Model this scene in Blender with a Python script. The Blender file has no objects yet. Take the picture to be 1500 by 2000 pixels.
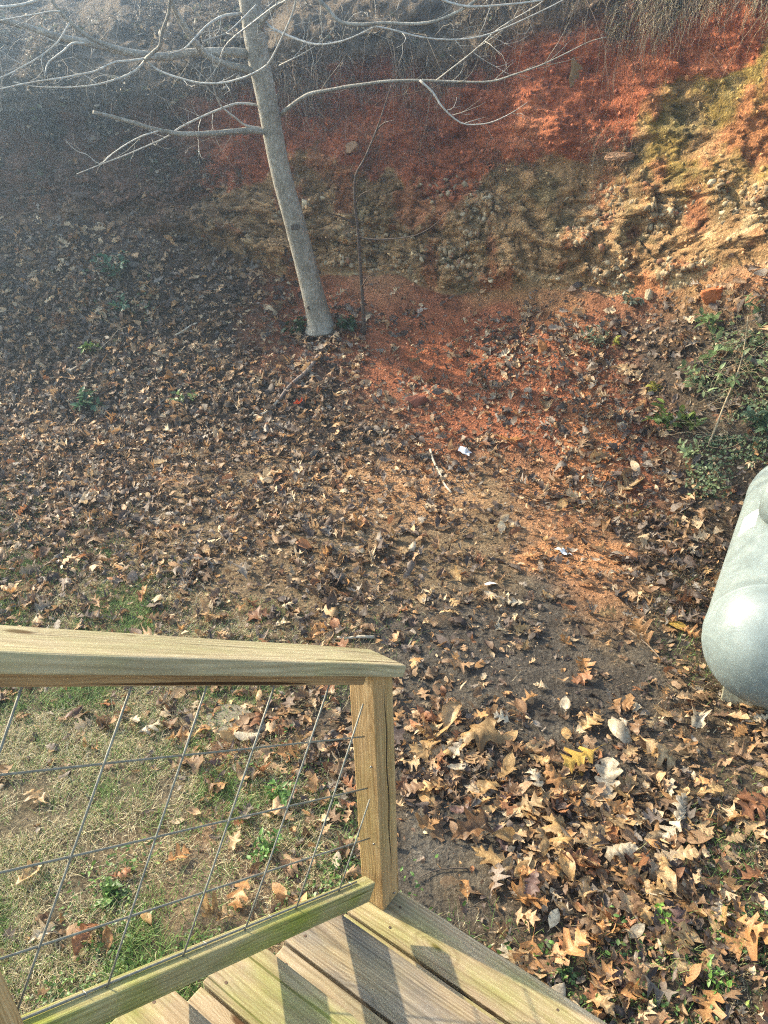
import bpy, bmesh, math, random
import numpy as np
from mathutils import Vector, Matrix
rad = math.radians
random.seed(7)
rng = np.random.default_rng(7)
scene = bpy.context.scene
COL = scene.collection

# ------------------------------------------------------------------ camera, sky, sun, exposure
EYE = np.array([0.0, 0.0, 2.6])
FPX = 1500.0
_dn = np.array([.028, -.883, -.469]); _dn /= np.linalg.norm(_dn)
_Z = -_dn; _f = np.array([0, 0, -1.0]); _Y = _f - _Z * _f.dot(_Z); _Y /= np.linalg.norm(_Y); _X = np.cross(_Y, _Z)
ROT = np.array([_X, _Y, _Z])
cam = bpy.data.cameras.new('camera'); cam_ob = bpy.data.objects.new('camera', cam); COL.objects.link(cam_ob)
M4 = Matrix.Identity(4)
for i in range(3):
    for j in range(3): M4[i][j] = ROT[i][j]
    M4[i][3] = EYE[i]
cam_ob.matrix_world = M4
cam.sensor_fit = 'VERTICAL'; cam.sensor_height = 36; cam.lens = FPX / 2000 * 36
cam.clip_start = .05; cam.clip_end = 500
scene.camera = cam_ob

SUN_AZ, SUN_EL = -59.0, 33.0
SKY_STRENGTH, SUN_STRENGTH, EXPOSURE = 0.15, 3.1, 2.15
w = bpy.data.worlds.new('World'); scene.world = w; w.use_nodes = True
nt = w.node_tree; bg = nt.nodes['Background']
sky = nt.nodes.new('ShaderNodeTexSky'); sky.sky_type = 'NISHITA'; sky.sun_disc = False
sky.sun_elevation = rad(SUN_EL); sky.sun_rotation = rad(SUN_AZ); sky.air_density = 1.0; sky.dust_density = 1.5
nt.links.new(sky.outputs[0], bg.inputs[0]); bg.inputs[1].default_value = SKY_STRENGTH
sl = bpy.data.lights.new('sun', 'SUN'); sl.energy = SUN_STRENGTH; sl.angle = rad(1.0); sl.color = (1.0, .93, .82)
so = bpy.data.objects.new('sun', sl); COL.objects.link(so)
_sd = Vector((math.sin(rad(SUN_AZ)) * math.cos(rad(SUN_EL)), math.cos(rad(SUN_AZ)) * math.cos(rad(SUN_EL)), math.sin(rad(SUN_EL))))
so.rotation_euler = _sd.to_track_quat('Z', 'Y').to_euler(); so.location = (0, 0, 12)
scene.view_settings.view_transform = 'Standard'; scene.view_settings.look = 'None'
scene.view_settings.exposure = EXPOSURE; scene.view_settings.gamma = 1
scene.view_settings.use_white_balance = True; scene.view_settings.white_balance_temperature = 7900; scene.view_settings.white_balance_tint = 8
FLARE_VEIL = .0155  # density of the air volume added for the flare-like glow
scene.cycles.max_bounces = 6; scene.cycles.volume_bounces = 0; scene.cycles.use_denoising = False; scene.cycles.filter_width = 1.15; scene.cycles.sample_clamp_indirect = 4; scene.cycles.diffuse_bounces = 4; scene.cycles.transparent_max_bounces = 6

# ------------------------------------------------------------------ measuring helpers
def ray(u, v):
    return ROT @ np.array([(u - 750) / FPX, -(v - 1000) / FPX, -1.0])
def at_y(u, v, y):
    d = ray(u, v); return EYE + d * (y / d[1])
def at_z(u, v, z):
    d = ray(u, v); return EYE + d * ((z - EYE[2]) / d[2])
def project(P):
    c = (np.asarray(P) - EYE) @ ROT
    zz = np.minimum(c[..., 2], -1e-3)
    u = 750 - FPX * c[..., 0] / zz; v = 1000 + FPX * c[..., 1] / zz
    u = np.where(c[..., 2] > -0.3, 1e6, u)
    return u, v

def tag(o, label=None, cat=None, group=None, kind=None):
    if label: o['label'] = label
    if cat: o['category'] = cat
    if group: o['group'] = group
    if kind: o['kind'] = kind
    return o
def empty(name, loc, label, cat, group=None):
    o = bpy.data.objects.new(name, None); o.empty_display_size = .1; COL.objects.link(o); o.location = loc
    return tag(o, label, cat, group)
def link_mesh(name, V, F, mat, parent=None, smooth=False, colors=None):
    """V (n,3) world coordinates; F list or (m,k) array"""
    V = np.asarray(V, dtype=np.float64)
    if parent is not None: V = V - np.array(parent.location)
    me = bpy.data.meshes.new(name)
    if isinstance(F, np.ndarray):
        m, k = F.shape
        me.vertices.add(len(V)); me.vertices.foreach_set('co', V.astype(np.float32).ravel())
        me.loops.add(m * k); me.loops.foreach_set('vertex_index', F.astype(np.int32).ravel())
        me.polygons.add(m); me.polygons.foreach_set('loop_start', np.arange(0, m * k, k, dtype=np.int32))
        me.polygons.foreach_set('loop_total', np.full(m, k, dtype=np.int32))
        me.update(calc_edges=True)
    else:
        me.from_pydata([tuple(v) for v in V], [], F); me.update()
    if smooth: me.polygons.foreach_set('use_smooth', np.ones(len(me.polygons), dtype=bool))
    if colors is not None:
        a = me.color_attributes.new('tint', 'FLOAT_COLOR', 'POINT')
        c = np.ones((len(V), 4), dtype=np.float32); c[:, :3] = colors; a.data.foreach_set('color', c.ravel())
    me.materials.append(mat)
    o = bpy.data.objects.new(name, me); COL.objects.link(o)
    if parent is not None: o.parent = parent
    return o

# ------------------------------------------------------------------ noise
def _h(ix, iy, iz, seed):
    n = (ix.astype(np.int64) * 374761393 + iy.astype(np.int64) * 668265263 + iz.astype(np.int64) * 2147483647 + seed * 974634777) & 0xffffffff
    n = ((n ^ (n >> 13)) * 1274126177) & 0xffffffff
    n = (n ^ (n >> 16)) & 0xffffffff
    return n / 4294967295.0 * 2 - 1
def vnoise(P, s, seed=0):
    Q = P * s; I = np.floor(Q); f = Q - I; f = f * f * (3 - 2 * f)
    ix, iy, iz = I[:, 0], I[:, 1], I[:, 2]; r = 0
    for a in (0, 1):
        for b in (0, 1):
            for c in (0, 1):
                wgt = (f[:, 0] if a else 1 - f[:, 0]) * (f[:, 1] if b else 1 - f[:, 1]) * (f[:, 2] if c else 1 - f[:, 2])
                r = r + wgt * _h(ix + a, iy + b, iz + c, seed)
    return r
def fbm(P, s, octv=4, seed=0, gain=.5, ridged=False):
    r = 0; a = 1; t = 0
    for k in range(octv):
        n = vnoise(P, s, seed + k * 17)
        if ridged: n = 1 - 2 * np.abs(n)
        r = r + a * n; t += a; a *= gain; s *= 2.07
    return r / t

def worley(P, s, seed=0):
    """distance to nearest and second nearest cell point and a random value per cell"""
    Q = P * s; I = np.floor(Q); d1 = np.full(len(P), 9.0); d2 = np.full(len(P), 9.0); rv = np.zeros(len(P))
    for a in (-1, 0, 1):
        for b in (-1, 0, 1):
            for c in (-1, 0, 1):
                J = I + np.array([a, b, c]); r = [_h(J[:, 0], J[:, 1], J[:, 2], seed + k) * .5 + .5 for k in (0, 31, 77)]
                d = np.sqrt(((J + np.stack(r, 1) - Q) ** 2).sum(1)); nw = d < d1
                d2 = np.where(nw, d1, np.minimum(d2, d)); rv = np.where(nw, _h(J[:, 0], J[:, 1], J[:, 2], seed + 5), rv); d1 = np.where(nw, d, d1)
    return d1, d2, rv
# ------------------------------------------------------------------ materials
def new_mat(name):
    m = bpy.data.materials.new(name); m.use_nodes = True
    n = m.node_tree; return m, n, n.nodes['Principled BSDF']
def nd(n, t, **k):
    x = n.nodes.new(t)
    for a, b in k.items():
        if a.startswith('i_'): x.inputs[a[2:].replace('_', ' ')].default_value = b
        else: setattr(x, a, b)
    return x
def ramp(n, stops):
    r = n.nodes.new('ShaderNodeValToRGB'); e = r.color_ramp.elements
    while len(e) < len(stops): e.new(.5)
    for i, (p, c) in enumerate(stops): e[i].position = p; e[i].color = (*c, 1)
    return r
def mul(n, a, b, fac=1.0, mode='MULTIPLY'):
    x = n.nodes.new('ShaderNodeMix'); x.data_type = 'RGBA'; x.blend_type = mode; x.inputs[0].default_value = fac
    n.links.new(a, x.inputs[6]); n.links.new(b, x.inputs[7]); return x.outputs[2]

def terrain_mat():
    m, n, b = new_mat('soil and clay'); L = n.links.new
    at = nd(n, 'ShaderNodeVertexColor', layer_name='tint'); tc = nd(n, 'ShaderNodeTexCoord')
    n1 = nd(n, 'ShaderNodeTexNoise', i_Scale=55, i_Detail=8, i_Roughness=.7); L(tc.outputs['Object'], n1.inputs['Vector'])
    r1 = ramp(n, [(.28, (.42, .42, .42)), (.5, (.95, .95, .95)), (.74, (1.75, 1.7, 1.6))]); L(n1.outputs[0], r1.inputs[0])
    c = mul(n, at.outputs[0], r1.outputs[0])
    n2 = nd(n, 'ShaderNodeTexNoise', i_Scale=7, i_Detail=6, i_Roughness=.65); L(tc.outputs['Object'], n2.inputs['Vector'])
    r2 = ramp(n, [(.3, (.62, .58, .55)), (.7, (1.35, 1.3, 1.25))]); L(n2.outputs[0], r2.inputs[0])
    c = mul(n, c, r2.outputs[0])
    L(c, b.inputs['Base Color']); b.inputs['Roughness'].default_value = .95; b.inputs['Specular IOR Level'].default_value = .15
    n3 = nd(n, 'ShaderNodeTexNoise', i_Scale=130, i_Detail=5, i_Roughness=.7); L(tc.outputs['Object'], n3.inputs['Vector'])
    v = nd(n, 'ShaderNodeTexVoronoi', i_Scale=45); L(tc.outputs['Object'], v.inputs['Vector'])
    ad = nd(n, 'ShaderNodeMath', operation='ADD'); L(n3.outputs[0], ad.inputs[0]); L(v.outputs['Distance'], ad.inputs[1])
    ad2 = nd(n, 'ShaderNodeMath', operation='MULTIPLY_ADD'); L(n1.outputs[0], ad2.inputs[0]); ad2.inputs[1].default_value = 1.5; L(ad.outputs[0], ad2.inputs[2])
    bp = nd(n, 'ShaderNodeBump', i_Strength=.9, i_Distance=.012); L(ad2.outputs[0], bp.inputs['Height']); L(bp.outputs[0], b.inputs['Normal'])
    return m
def leaf_mat(name, trans=.35, rough=.6, tint=(1, 1, 1)):
    m, n, b = new_mat(name); L = n.links.new
    at = nd(n, 'ShaderNodeVertexColor', layer_name='tint'); tc = nd(n, 'ShaderNodeTexCoord')
    n1 = nd(n, 'ShaderNodeTexNoise', i_Scale=140, i_Detail=4, i_Roughness=.65); L(tc.outputs['Object'], n1.inputs['Vector'])
    r1 = ramp(n, [(.3, (.6, .55, .5)), (.55, (1, 1, 1)), (.75, (1.25, 1.2, 1.15))]); L(n1.outputs[0], r1.inputs[0])
    c = mul(n, at.outputs[0], r1.outputs[0])
    L(c, b.inputs['Base Color']); b.inputs['Roughness'].default_value = rough; b.inputs['Specular IOR Level'].default_value = .35
    t = nd(n, 'ShaderNodeBsdfTranslucent'); L(c, t.inputs[0])
    mx = nd(n, 'ShaderNodeMixShader'); mx.inputs[0].default_value = trans
    out = n.nodes['Material Output']; L(b.outputs[0], mx.inputs[1]); L(t.outputs[0], mx.inputs[2]); L(mx.outputs[0], out.inputs[0])
    return m
def plain_mat(name, stops, scale=20, rough=.8, bump=.3, bdist=.004, detail=6, spec=.3, metal=0, stretch=(1, 1, 1)):
    m, n, b = new_mat(name); L = n.links.new
    tc = nd(n, 'ShaderNodeTexCoord'); mp = nd(n, 'ShaderNodeMapping'); mp.inputs['Scale'].default_value = stretch
    L(tc.outputs['Object'], mp.inputs[0])
    n1 = nd(n, 'ShaderNodeTexNoise', i_Scale=scale, i_Detail=detail, i_Roughness=.65); L(mp.outputs[0], n1.inputs['Vector'])
    r1 = ramp(n, stops); L(n1.outputs[0], r1.inputs[0]); L(r1.outputs[0], b.inputs['Base Color'])
    b.inputs['Roughness'].default_value = rough; b.inputs['Specular IOR Level'].default_value = spec; b.inputs['Metallic'].default_value = metal
    bp = nd(n, 'ShaderNodeBump', i_Strength=bump, i_Distance=bdist); L(n1.outputs[0], bp.inputs['Height']); L(bp.outputs[0], b.inputs['Normal'])
    return m
def wood_mat(name, dark, mid, light, algae=.0, algae_col=(.16, .19, .03), grey=.0, ring=7.0, seed=0.0):
    """boards are modelled along their local X; object coordinates carry the grain"""
    m, n, b = new_mat(name); L = n.links.new
    def M(op, a, c=None, d=None):
        x = nd(n, 'ShaderNodeMath', operation=op)
        for k, v in enumerate((a, c, d)):
            if v is None: continue
            if isinstance(v, (int, float)): x.inputs[k].default_value = v
            else: L(v, x.inputs[k])
        return x.outputs[0]
    def noise(scale3, s_, det, rgh=.6, loc=(0, 0, 0)):
        mp = nd(n, 'ShaderNodeMapping'); mp.inputs['Scale'].default_value = scale3; mp.inputs['Location'].default_value = loc
        L(tc.outputs['Object'], mp.inputs[0]); x = nd(n, 'ShaderNodeTexNoise', i_Scale=s_, i_Detail=det, i_Roughness=rgh); L(mp.outputs[0], x.inputs['Vector']); return x.outputs[0]
    tc = nd(n, 'ShaderNodeTexCoord'); sx = nd(n, 'ShaderNodeSeparateXYZ'); L(tc.outputs['Object'], sx.inputs[0])
    slow = noise((1.3, 5, 5), 1.0, 3, .5, (seed, seed * 1.7, 0)); slow2 = noise((.9, 3, 3), 1.0, 2, .5, (seed * 2, 5, seed))
    # growth rings round a wandering pith below the board
    cy = .018 * math.sin(seed * 2.3); cz = -.045 - .02 * math.sin(seed)
    yy = M('ADD', M('SUBTRACT', sx.outputs[1], cy), M('MULTIPLY', M('SUBTRACT', slow, .5), .055)); zz = M('ADD', M('SUBTRACT', sx.outputs[2], cz), M('MULTIPLY', M('SUBTRACT', slow2, .5), .05))
    r_ = M('SQRT', M('ADD', M('MULTIPLY', yy, yy), M('MULTIPLY', zz, zz)))
    kv = nd(n, 'ShaderNodeTexVoronoi', i_Scale=1.0); mk = nd(n, 'ShaderNodeMapping'); mk.inputs['Scale'].default_value = (3.2, 9, 2); mk.inputs['Location'].default_value = (seed * 1.3, seed, .4); L(tc.outputs['Object'], mk.inputs[0]); L(mk.outputs[0], kv.inputs['Vector'])
    kd = M('POWER', 2.718, M('MULTIPLY', M('MULTIPLY', kv.outputs['Distance'], kv.outputs['Distance']), -26))
    r_ = M('ADD', r_, M('MULTIPLY', kd, .03))
    sn = M('SINE', M('MULTIPLY', r_, ring * 150)); bands = M('POWER', M('MULTIPLY_ADD', sn, .5, .5), 1.8)
    fib = noise((5, 260, 260), 1.0, 4, .7); fib2 = noise((2.5, 75, 75), 1.0, 4, .65, (seed, 0, 0))
    av = M('ADD', M('ADD', M('MULTIPLY', bands, -.13), M('MULTIPLY', fib, .55)), M('MULTIPLY', fib2, .55))
    r = ramp(n, [(.20, dark), (.42, mid), (.68, light)]); L(av, r.inputs[0]); col = r.outputs[0]
    bl = noise((2.2, 6, 6), 1.0, 6, .65, (seed * 4, 1, 1)); rb = ramp(n, [(.3, (.72, .70, .68)), (.62, (1.12, 1.1, 1.06))]); L(bl, rb.inputs[0]); col = mul(n, col, rb.outputs[0])
    ck = noise((1.1, 70, 70), 1.0, 2, .5, (seed * 3, 1, 2)); rc = ramp(n, [(.0, (.12, .09, .07)), (.315, (.20, .15, .11)), (.345, (1, 1, 1))]); L(ck, rc.inputs[0]); col = mul(n, col, rc.outputs[0])
    rk = ramp(n, [(.72, (1, 1, 1)), (.9, (.30, .20, .13))]); L(kd, rk.inputs[0]); col = mul(n, col, rk.outputs[0])
    def over(col, fac, c2):
        x = n.nodes.new('ShaderNodeMix'); x.data_type = 'RGBA'; L(fac, x.inputs[0]); L(col, x.inputs[6])
        if isinstance(c2, tuple): x.inputs[7].default_value = (*c2, 1)
        else: L(c2, x.inputs[7])
        return x.outputs[2]
    if grey > 0:
        g = noise((2.6, 9, 9), 1.0, 7, .68, (seed * 2, 3, 1)); rg = ramp(n, [(.40, (0, 0, 0)), (.58, (grey, grey, grey))]); L(g, rg.inputs[0])
        gr = ramp(n, [(.22, (.045, .038, .034)), (.70, (.24, .20, .165))]); L(av, gr.inputs[0]); col = over(col, rg.outputs[0], gr.outputs[0])
    if algae > 0:
        g = noise((2.4, 7, 7), 1.0, 7, .66, (seed * 5, 7, 4)); ra = ramp(n, [(.44, (0, 0, 0)), (.68, (algae, algae, algae))]); L(g, ra.inputs[0])
        ag = ramp(n, [(.2, tuple(c * .5 for c in algae_col)), (.7, tuple(c * 1.5 for c in algae_col))]); L(av, ag.inputs[0]); col = over(col, ra.outputs[0], ag.outputs[0])
    L(col, b.inputs['Base Color']); b.inputs['Roughness'].default_value = .85; b.inputs['Specular IOR Level'].default_value = .2
    bp = nd(n, 'ShaderNodeBump', i_Strength=.6, i_Distance=.0022); L(M('MULTIPLY', av, M('MINIMUM', M('MULTIPLY', ck, 3), 1.0)), bp.inputs['Height']); L(bp.outputs[0], b.inputs['Normal'])
    return m

M_TERRAIN = terrain_mat()
M_LITTER = leaf_mat('dry leaves', .30)
M_HERO = leaf_mat('large dry leaves', .34, .5)
M_GREEN = leaf_mat('green leaves', .30, .45)
M_GRASS = leaf_mat('grass blades', .30, .6)
M_ROCK = leaf_mat('crumbled rock', 0.0, .9)
M_ROOT = plain_mat('root fibre', [(.3, (.10, .075, .05)), (.7, (.34, .27, .19))], 30, .9, .2)

# ------------------------------------------------------------------ terrain: yard, leaf slope, clay cut bank, wooded top
# soil classes of the place (P: brown with the left bank's shade mixed in), one letter per 100 px square of the survey photograph
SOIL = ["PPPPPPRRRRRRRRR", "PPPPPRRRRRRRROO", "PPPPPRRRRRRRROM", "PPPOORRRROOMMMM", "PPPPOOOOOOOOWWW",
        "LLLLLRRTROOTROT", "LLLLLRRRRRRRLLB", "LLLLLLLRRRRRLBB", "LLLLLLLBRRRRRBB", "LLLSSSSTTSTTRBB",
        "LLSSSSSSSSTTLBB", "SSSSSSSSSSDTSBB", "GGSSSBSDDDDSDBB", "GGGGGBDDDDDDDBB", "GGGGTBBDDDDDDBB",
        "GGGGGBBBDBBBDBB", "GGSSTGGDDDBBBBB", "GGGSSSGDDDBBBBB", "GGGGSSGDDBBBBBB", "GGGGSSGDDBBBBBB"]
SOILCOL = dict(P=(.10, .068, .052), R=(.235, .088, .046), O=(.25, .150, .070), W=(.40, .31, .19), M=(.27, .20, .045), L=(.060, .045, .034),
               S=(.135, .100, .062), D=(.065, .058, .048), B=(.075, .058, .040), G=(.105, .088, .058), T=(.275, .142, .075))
LITTER = ["000000000000000", "000000000000000", "000000000000000", "642000000000000", "998760000000000", "999886200000014",
          "999986533577765", "999998755668765", "999898865578654", "998789755567765", "888777665555787", "877766666445676",
          "666565555443567", "333466644444554", "112577989866545", "211123989999765", "100013434999987", "100022512789999",
          "121011611589999", "211111111599999"]
GRASS = ["0" * 15] * 9 + ["100000000001100", "211000000000000", "333200000000011", "546653210000011", "678644200000011",
         "898652100000000", "887776400000001", "743565600000012", "854323500000002", "898424611111122", "897534211111122"]
WEED = ["0" * 15] * 14 + ["000001000000000", "000003200000000", "001002500000000", "013002510000001", "044402541112123", "266502545222233"]
def sample_grid(G, u, v, conv=lambda c: float(c)):
    A = np.array([[conv(c) for c in row] for row in G], dtype=float)
    x = np.clip(u / 100 - .5, 0, A.shape[1] - 1.001); y = np.clip(v / 100 - .5, 0, A.shape[0] - 1.001)
    i = x.astype(int); j = y.astype(int); fx = x - i; fy = y - j
    if A.ndim == 3: fx = fx[:, None]; fy = fy[:, None]
    return (A[j, i] * (1 - fx) + A[j, i + 1] * fx) * (1 - fy) + (A[j + 1, i] * (1 - fx) + A[j + 1, i + 1] * fx) * fy

base_pts = np.array([at_y(u, v, y) for u, v, y in [(-900, 390, 9.9), (-300, 400, 9.3), (0, 425, 9.0), (250, 435, 8.7), (450, 485, 8.5), (560, 545, 8.25), (750, 535, 8.1), (900, 585, 7.7), (1050, 560, 7.25), (1200, 590, 6.7), (1350, 560, 6.15), (1500, 515, 5.6), (1700, 500, 4.95), (2200, 500, 4.0)]])
top_pts = np.array([at_y(u, v, y) for u, v, y in [(-900, 170, 10.4), (-300, 190, 9.8), (0, 210, 9.5), (250, 190, 9.2), (430, 180, 9.0), (600, 150, 8.8), (760, 110, 8.65), (900, 130, 8.3), (1000, 60, 7.95), (1200, 15, 7.4), (1350, 5, 6.85), (1500, 5, 6.3), (1700, -5, 5.6), (2200, 0, 4.5)]])
xs = np.concatenate([np.linspace(-12, -5.2, 40)[:-1], np.arange(-5.2, 4.7, .0185), np.linspace(4.7, 12, 44)[1:]])
nx = len(xs)
toe = np.interp(xs, [-12, -4, -2, -.5, .5, 1.2, 2, 3, 4.2, 7, 12], [7.5, 7.0, 6.5, 5.75, 5.4, 5.1, 4.65, 3.9, 3.0, 1.8, 1.2])
yb = np.interp(xs, base_pts[:, 0], base_pts[:, 1]); zb = np.interp(xs, base_pts[:, 0], base_pts[:, 2])
yt = np.interp(xs, top_pts[:, 0], top_pts[:, 1]); zt = np.interp(xs, top_pts[:, 0], top_pts[:, 2])
toe = np.minimum(toe, yb - 1.1)
w1 = fbm(np.stack([xs, xs * 0, xs * 0], 1), .8, 3, 5); w2 = fbm(np.stack([xs, xs * 0 + 9, xs * 0], 1), 2.2, 3, 9)
yb = yb + .12 * w2; zb = zb + .06 * w2; zt = zt + .12 * w1 + .10 * w2
rows = []   # (Y, Z, zone, w)
def addrow(Y, Z, zone, t): rows.append((Y, Z, np.full(nx, zone), np.full(nx, t)))
near_y = np.concatenate([np.linspace(-6, 1.0, 40)[:-1]])
for y in near_y: addrow(np.full(nx, y), np.zeros(nx), 0, 0)
for t in np.linspace(0, 1, 280): addrow(1.0 + (toe - 1.0) * t, np.zeros(nx) + .05 * t * t, 0, t)
for t in np.linspace(0, 1, 150)[1:]:
    e = t ** 1.25 * .9 + .1 * t * t
    addrow(toe + (yb - toe) * t, .05 + (zb - .05) * e, 1, t)
for t in np.linspace(0, 1, 200)[1:]:
    under = .16 * math.sin(math.pi * min(1, t * 1.02)) ** 1.3 + (.10 if t > .75 else 0) * (t - .75) * 4 * (1 - t) * 4
    prof = t ** .8
    addrow(yb + (yt - yb) * (prof * .9 + .1 * t) + under - .22 * t ** 5, zb + (zt - zb) * t, 2, t)
for t in np.linspace(0, 1, 60)[1:]: addrow(yt - .22 + 1.56 * t ** 1.3, zt + .06 + 1.15 * t ** .75, 3, t)
for t in np.linspace(0, 1, 26)[1:]: addrow(yt + 1.34 + 12 * t, zt + 1.21 + 1.6 * t, 4, t)
ny = len(rows)
TY = np.array([r[0] for r in rows]); TZ = np.array([r[1] for r in rows]); TZONE = np.array([r[2] for r in rows]); TT = np.array([r[3] for r in rows])
TX = np.tile(xs, (ny, 1))
P = np.stack([TX, TY, TZ], -1).reshape(-1, 3); zone = TZONE.ravel(); tt = TT.ravel()
def smooth(a, b, x):
    t = np.clip((x - a) / (b - a), 0, 1); return t * t * (3 - 2 * t)
# relief
g = np.where(zone == 0, 1, 0)
relief = .022 * fbm(P, 1.1, 3, 1) + .010 * fbm(P, 5, 3, 2) + .0045 * fbm(P, 22, 3, 3)
talus = np.where(zone == 1, smooth(0, .15, tt), 0) + np.where(zone >= 3, 1, 0)
relief = relief + talus * (.07 * fbm(P, 1.6, 3, 11) + .03 * fbm(P, 6, 3, 12) + .012 * fbm(P, 18, 3, 13))
relief = relief * np.where(zone == 2, 0, 1)
cl = np.where(zone == 2, smooth(0, .08, tt), 0) + np.where(zone == 3, 1 - tt * .5, 0)
PS = P * np.array([1, .6, 1.0]) + np.stack([.15 * fbm(P, 1.7, 2, 31), 0 * tt, .15 * fbm(P, 1.9, 2, 32)], 1)
strat = P * np.array([.55, .5, 2.3]) + np.stack([0 * tt, 0 * tt, .35 * P[:, 0]], 1)
d_cl = .20 * fbm(PS, 1.3, 3, 21) + .09 * fbm(PS, 3.2, 4, 22, ridged=True) + .10 * fbm(strat, 3.0, 4, 23, ridged=True) + .030 * fbm(P, 10, 3, 24) + .022 * fbm(P, 26, 3, 25, .6)
rockzone = np.clip(1 - (P[:, 2] - (1.35 + .3 * vnoise(P, 1.2, 44))) / .35, 0, 1) * (zone == 2)
vor = np.abs(fbm(P, 7.5, 2, 26)); d_cl = d_cl + rockzone * (.06 * np.clip(.35 - vor, 0, 1) / .35 + .035 * fbm(P, 15, 3, 27, ridged=True))
fi_ = np.where(zone == 2)[0]; Pf = P[fi_] * np.array([.8, .5, 1.5]) + .12 * np.stack([vnoise(P[fi_], 3, 7), 0 * fi_, vnoise(P[fi_], 3, 8)], 1)
wa = worley(Pf, 3.3, 5); wb_ = worley(Pf, 9, 6); wc_ = worley(Pf, 24, 9)
blk = .085 * wa[2] - .06 * np.exp(-(wa[1] - wa[0]) * 16) + .035 * wb_[2] - .025 * np.exp(-(wb_[1] - wb_[0]) * 14) + .010 * wc_[2]
wrock = .25 + .75 * np.clip(1 - (P[fi_, 2] - (1.75 + .35 * vnoise(P[fi_], 1.2, 44))) / .5, 0, 1)
d_cl = d_cl * 1.0; d_cl[fi_] += .85 * blk * wrock; cell_tone = np.zeros(len(P)); cell_tone[fi_] = wb_[2] * .6 + wc_[2] * .4
P[:, 2] += relief
P[:, 1] -= cl * d_cl; P[:, 2] += cl * .25 * d_cl * (zone == 2)
# hollow: patch of mud by the step and a shallow gully
uu, vv = project(P)
# colour of the soil
warp_u = uu + 45 * fbm(P, 2.5, 4, 51) + 22 * fbm(P, 9, 3, 52); warp_v = vv + 45 * fbm(P, 2.5, 4, 53) + 22 * fbm(P, 9, 3, 54)
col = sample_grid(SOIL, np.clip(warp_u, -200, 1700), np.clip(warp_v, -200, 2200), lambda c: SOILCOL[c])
mn = fbm(P, 3.2, 5, 61)
CR = zone == 2
# clay edge: the red layer lies on ochre rock along a ragged line
lx = [-200, 350, 430, 560, 620, 700, 800, 880, 945, 965, 1050, 1150, 1230, 1255, 1275, 1400, 1500, 1700]
lv = [420, 400, 370, 320, 290, 345, 350, 400, 380, 320, 305, 300, 280, 200, 170, 150, 60, 40]
edge = np.interp(warp_u, lx, lv) + 30 * fbm(P, 6, 3, 71) + 10 * fbm(P, 22, 2, 72)
isred = smooth(8, -8, warp_v * .5 + vv * .5 - edge)
redc = np.array([.33, .105, .050])[None] * (1 + .30 * mn[:, None]); redc = redc + np.clip(fbm(P, 2.1, 3, 73) - .05, 0, 1)[:, None] * np.array([.16, .10, .055])
ochre = np.array([.30, .185, .092])[None] * (1 + .35 * fbm(P, 5, 4, 74)[:, None])
moss = smooth(1180, 1300, warp_u) * smooth(430, 330, warp_v) * smooth(-.45, .1, fbm(P, 4, 3, 75))
ochre = ochre * (1 - moss[:, None]) + moss[:, None] * np.array([.235, .165, .050])
pale = smooth(.16, .34, fbm(P, 7, 3, 76)) * smooth(350, 430, warp_v) * (.55 + .45 * smooth(1150, 1350, warp_u))
ochre = ochre * (1 - pale[:, None]) + pale[:, None] * np.array([.40, .30, .17])
redpatch = smooth(.10, .26, fbm((P + 7) * np.array([1.5, 1, .7]), 2.3, 5, 77)) * .85
ochre = ochre * (1 - redpatch[:, None]) + redpatch[:, None] * np.array([.31, .125, .060])
green = smooth(.18, .4, fbm(P + 3, 3.5, 3, 78)) * .6
ochre = ochre * (1 - green[:, None]) + green[:, None] * np.array([.13, .11, .055])
ochre = ochre * (1 + .38 * cell_tone[:, None]); redc = redc * (1 + .18 * cell_tone[:, None])
cliffc = redc * isred[:, None] + ochre * (1 - isred[:, None])
leftshade = smooth(480, 330, warp_u)[:, None]  # shade of the left bank, blended into its brown colour
cliffc = cliffc * (1 - leftshade * .85) + leftshade * .85 * np.array([.13, .088, .064])
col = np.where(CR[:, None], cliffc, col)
root = (zone >= 3)[:, None]
col = np.where(root, np.array([.12, .095, .068]) * (1 + .3 * mn[:, None]), col)
tr = smooth(.90, .99, tt) * CR; col = col * (1 - tr[:, None]) + tr[:, None] * np.array([.13, .09, .06])
# bare patches seen in the yard
def patch(cx, cy, rx, ry, c, s=1.0, nseed=0):
    global col
    n = fbm(P, 7, 4, 300 + nseed)
    m = smooth(1.15, .75, np.sqrt(((uu - cx) / rx) ** 2 + ((vv - cy) / ry) ** 2) + .5 * n) * (zone < 2) * s
    col = col * (1 - m[:, None]) + m[:, None] * np.array(c)
patch(900, 1660, 130, 110, (.085, .078, .066), .9, 1); 
patch(930, 1720, 90, 50, (.085, .07, .05), .6, 12)
patch(445, 1405, 95, 45, (.20, .165, .115), .55, 3); patch(440, 1700, 120, 70, (.125, .098, .07), .8, 4); patch(430, 1830, 90, 50, (.085, .07, .052), .8, 5)
patch(960, 1250, 230, 85, (.058, .052, .045), .85, 6); patch(1150, 1360, 150, 60, (.045, .04, .035), .7, 7)
patch(1120, 1090, 110, 40, (.33, .165, .08), .8, 8); patch(790, 960, 190, 60, (.30, .185, .10), .6, 9); patch(1150, 870, 60, 110, (.34, .145, .065), .75, 10)
patch(330, 935, 60, 16, (.30, .19, .12), .7, 11); patch(870, 690, 90, 80, (.28, .095, .045), .8, 13); patch(960, 640, 60, 50, (.27, .095, .05), .7, 14)
col = np.clip(col * np.where(zone < 2, 1.28, 1.12)[:, None], .01, .8)
idx = np.arange(nx * ny).reshape(ny, nx)
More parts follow.
